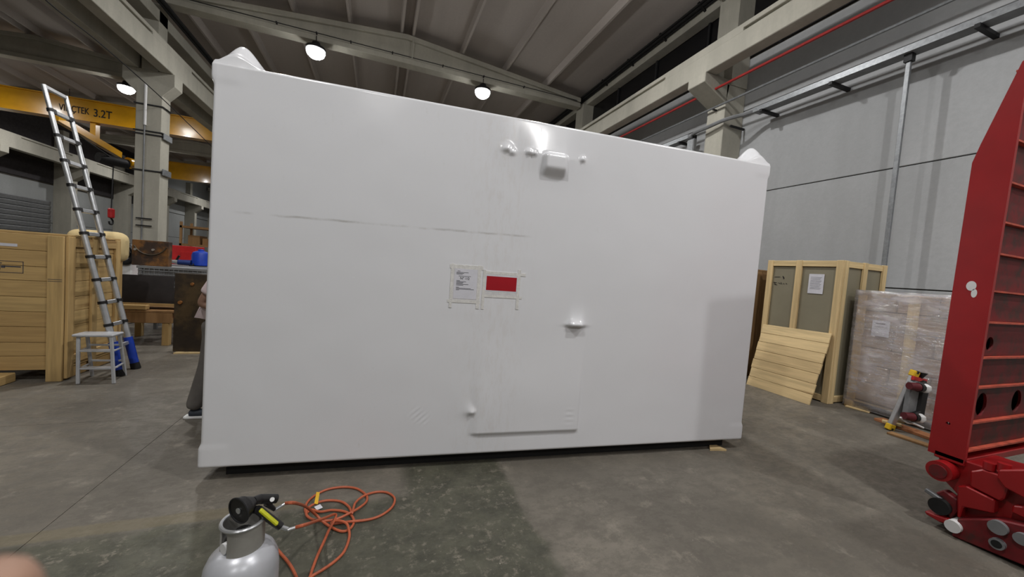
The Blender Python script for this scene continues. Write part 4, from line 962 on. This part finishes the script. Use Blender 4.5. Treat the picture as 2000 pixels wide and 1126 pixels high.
ty = F(1158, 215, .03)-OH
tg = MB().box(-.011, .011, -.0012, .0012, -.036, .036).build('yellow_tag', plain('yellow_tag', srgb(226, 178, 40), .6), ho_); tg.location = ty+Vector((0, 0, .015)); tg.rotation_euler = (math.radians(-50), math.radians(25), .3)
tg2 = MB().box(-.02, .02, -.016, .016, -.001, .001).build('white_tag', 'paper', ho_); tg2.location = F(1172, 278, .02)-OH; tg2.rotation_euler = (.3, .1, .7)
# =================================================================== PERSON
def skin(name, J, E_, root, mat, parent, sub=2, smooth=True):
    names = list(J); me = bpy.data.meshes.new(name)
    me.from_pydata([J[k][0] for k in names], [(names.index(a), names.index(b)) for a, b in E_], [])
    o = bpy.data.objects.new(name, me); COL.objects.link(o); o.parent = parent
    md = o.modifiers.new('skin', 'SKIN'); md.use_smooth_shade = True
    if not me.skin_vertices: raise RuntimeError('no skin layer')
    for i, k in enumerate(names):
        r = J[k][1]; sv = me.skin_vertices[0].data[i]; sv.radius = r if isinstance(r, tuple) else (r, r); sv.use_root = (k == root)
    sb = o.modifiers.new('sub', 'SUBSURF'); sb.levels = sub; sb.render_levels = sub
    me.materials.append(M[mat] if isinstance(mat, str) else mat); return o
PO = Vector((-1.44, 4.32, 0))
ps = thing('person', PO, 'person in pale pink shirt and grey trousers working behind the container\'s edge', 'person')
B = {'pelvis': ((.06, 0, .93), .115), 'belly': ((.08, 0, 1.08), .11), 'chest': ((.12, 0, 1.30), .125), 'neck': ((.17, 0, 1.47), .055), 'head0': ((.20, 0, 1.55), .07), 'head1': ((.225, 0, 1.64), .088), 'head2': ((.23, 0, 1.71), .07), 'nose': ((.315, 0, 1.615), .014),
     'shR': ((.12, -.17, 1.38), .062), 'elR': ((-.045, -.21, 1.08), .042), 'wrR': ((.16, -.20, 1.04), .03), 'haR': ((.23, -.195, 1.05), .034),
     'shL': ((.14, .17, 1.38), .062), 'elL': ((.10, .24, 1.10), .042), 'wrL': ((.30, .18, 1.12), .03), 'haL': ((.36, .17, 1.13), .034),
     'hipR': ((.05, -.09, .90), .09), 'knR': ((.0, -.10, .50), .06), 'anR': ((-.10, -.11, .09), .04), 'hipL': ((.06, .09, .90), .09), 'knL': ((.10, .10, .50), .06), 'anL': ((.10, .10, .09), .04)}
EB = [('pelvis', 'belly'), ('belly', 'chest'), ('chest', 'neck'), ('neck', 'head0'), ('head0', 'head1'), ('head1', 'head2'), ('head1', 'nose'), ('chest', 'shR'), ('shR', 'elR'), ('elR', 'wrR'), ('wrR', 'haR'), ('chest', 'shL'), ('shL', 'elL'), ('elL', 'wrL'), ('wrL', 'haL'),
      ('pelvis', 'hipR'), ('hipR', 'knR'), ('knR', 'anR'), ('pelvis', 'hipL'), ('hipL', 'knL'), ('knL', 'anL')]
skin('body', B, EB, 'pelvis', 'skin', ps)
for h, sgn in (('haR', 1), ('haL', 1)):
    hp = Vector(B[h][0])
    for k, (dy, dz, ln) in enumerate(((-.028, .012, .075), (-.010, .02, .085), (.010, .018, .08), (.028, .008, .065))):
        skin('finger', {'a': (hp+Vector((.01, dy*.8, dz*.5)), .011), 'b': (hp+Vector((.04, dy, dz)), .010), 'c': (hp+Vector((.04+ln*.45, dy, dz-.012)), .009), 'd': (hp+Vector((.03+ln*.75, dy, dz-.04)), .008)}, [('a', 'b'), ('b', 'c'), ('c', 'd')], 'a', 'skin', ps, 1)
    skin('thumb', {'a': (hp+Vector((-.01, -.02, .02)), .012), 'b': (hp+Vector((.015, -.045, .03)), .011), 'c': (hp+Vector((.05, -.05, .02)), .009)}, [('a', 'b'), ('b', 'c')], 'a', 'skin', ps, 1)
M['shirt'] = plain('pale_pink_cotton', srgb(214, 196, 198), .85, 0, .05, 8); M['trouser'] = plain('grey_trouser_cloth', srgb(104, 100, 96), .9, 0, .1, 10); M['hair'] = plain('dark_hair', srgb(40, 32, 28), .8)
S = {'hem': ((.055, 0, .90), (.15, .19)), 'belly': ((.08, 0, 1.08), (.14, .17)), 'chest': ((.12, 0, 1.30), (.145, .175)), 'neck': ((.16, 0, 1.43), .075), 'shR': ((.12, -.18, 1.385), .078), 'slR': ((.025, -.215, 1.20), .068), 'slR2': ((.005, -.22, 1.165), .066), 'shL': ((.14, .18, 1.385), .078), 'slL': ((.125, .22, 1.2), .066)}
skin('shirt', S, [('hem', 'belly'), ('belly', 'chest'), ('chest', 'neck'), ('chest', 'shR'), ('shR', 'slR'), ('slR', 'slR2'), ('chest', 'shL'), ('shL', 'slL')], 'belly', 'shirt', ps)
T_ = {'waist': ((.055, 0, .96), (.125, .16)), 'pelvis': ((.05, 0, .88), (.13, .16)), 'hipR': ((.045, -.095, .80), .105), 'knR': ((.0, -.10, .50), .082), 'caR': ((-.06, -.105, .26), .075), 'anR': ((-.105, -.11, .07), .07), 'hipL': ((.06, .095, .80), .105), 'knL': ((.10, .10, .50), .082), 'anL': ((.10, .10, .07), .07)}
skin('trousers', T_, [('waist', 'pelvis'), ('pelvis', 'hipR'), ('hipR', 'knR'), ('knR', 'caR'), ('caR', 'anR'), ('pelvis', 'hipL'), ('hipL', 'knL'), ('knL', 'anL')], 'pelvis', 'trouser', ps)
for x, y in ((-.11, -.11), (.09, .10)):
    sh_ = skin('shoe', {'heel': ((x-.03, y, .045), (.042, .042)), 'mid': ((x+.07, y, .045), (.045, .04)), 'toe': ((x+.17, y, .035), (.042, .032))}, [('heel', 'mid'), ('mid', 'toe')], 'mid', plain('dark_grey_shoe', srgb(52, 58, 68), .7), ps)
    sl_ = MB().prism([(x-.06, y-.03), (x-.04, y-.045), (x+.12, y-.05), (x+.2, y-.04), (x+.225, y), (x+.2, y+.04), (x+.12, y+.05), (x-.04, y+.045), (x-.06, y+.03)], 'z', 0, .024).build('sole', 'white', ps, bevel=.006)
skin('hair', {'a': ((.16, 0, 1.62), .075), 'b': ((.20, 0, 1.70), .095), 'c': ((.27, 0, 1.73), .06)}, [('a', 'b'), ('b', 'c')], 'b', 'hair', ps)
for y in (-.03, .03): MB().lathe([(.002, -.008), (.009, 0), (.002, .008)], (.304, y, 1.645), 10).build('eye', 'inkblack', ps, True)
MB().bar((.30, -.025, 1.575), (.30, .025, 1.575), .008, .01).build('mouth', plain('lips', srgb(150, 84, 76), .6), ps, bevel=.002)
for y in (-.09, .09): MB().lathe([(.004, -.03), (.016, -.01), (.018, .012), (.004, .03)], (.215, y, 1.625), 10).build('ear', 'skin', ps, True)
# =================================================================== PHOTOGRAPHER'S HAND (fingertip in the corner)
def CP(px, py, d): return CAM + R @ Vector(((px-1000)/FPX*d, -(py-563)/FPX*d, -d))
tip = CP(-97, 1124, .075); ho2 = Vector((CP(-140, 1750, .05)))
hn = thing('hand', ho2, 'photographer\'s blurred fingertip in the bottom left corner of the picture', 'hand')
rx_ = R @ Vector((1, 0, 0)); uy_ = R @ Vector((0, 1, 0)); bz_ = R @ Vector((0, 0, 1))
def HP(a, b, c): return rx_*a+uy_*b+bz_*c
k1, k2 = CP(-45, 1330, .078)-ho2, CP(-90, 1560, .066)-ho2
Hh = {'palm': ((0, 0, 0), .024), 'knuckle': (k2, .011), 'joint': (k1, .0115), 'pad': (tip-ho2, .0125),
      'wrist': (HP(-.05, -.05, .05), .026), 'arm': (HP(-.12, -.16, .16), .035)}
skin('palm', Hh, [('palm', 'knuckle'), ('knuckle', 'joint'), ('joint', 'pad'), ('palm', 'wrist'), ('wrist', 'arm')], 'palm', 'skin', hn)
for k in range(3):
    b0_ = HP(-.022*(k+1)-.008, .01, -.004); skin('finger', {'a': (b0_, .011), 'b': (b0_+HP(-.006, .028, -.012), .0095), 'c': (b0_+HP(-.004, .034, .012), .0085), 'd': (b0_+HP(-.002, .022, .026), .0075)}, [('a', 'b'), ('b', 'c'), ('c', 'd')], 'a', 'skin', hn, 1)
skin('thumb', {'a': (HP(.012, -.01, .01), .012), 'b': (HP(.035, -.01, .025), .0105), 'c': (HP(.045, .004, .04), .009)}, [('a', 'b'), ('b', 'c')], 'a', 'skin', hn, 1)
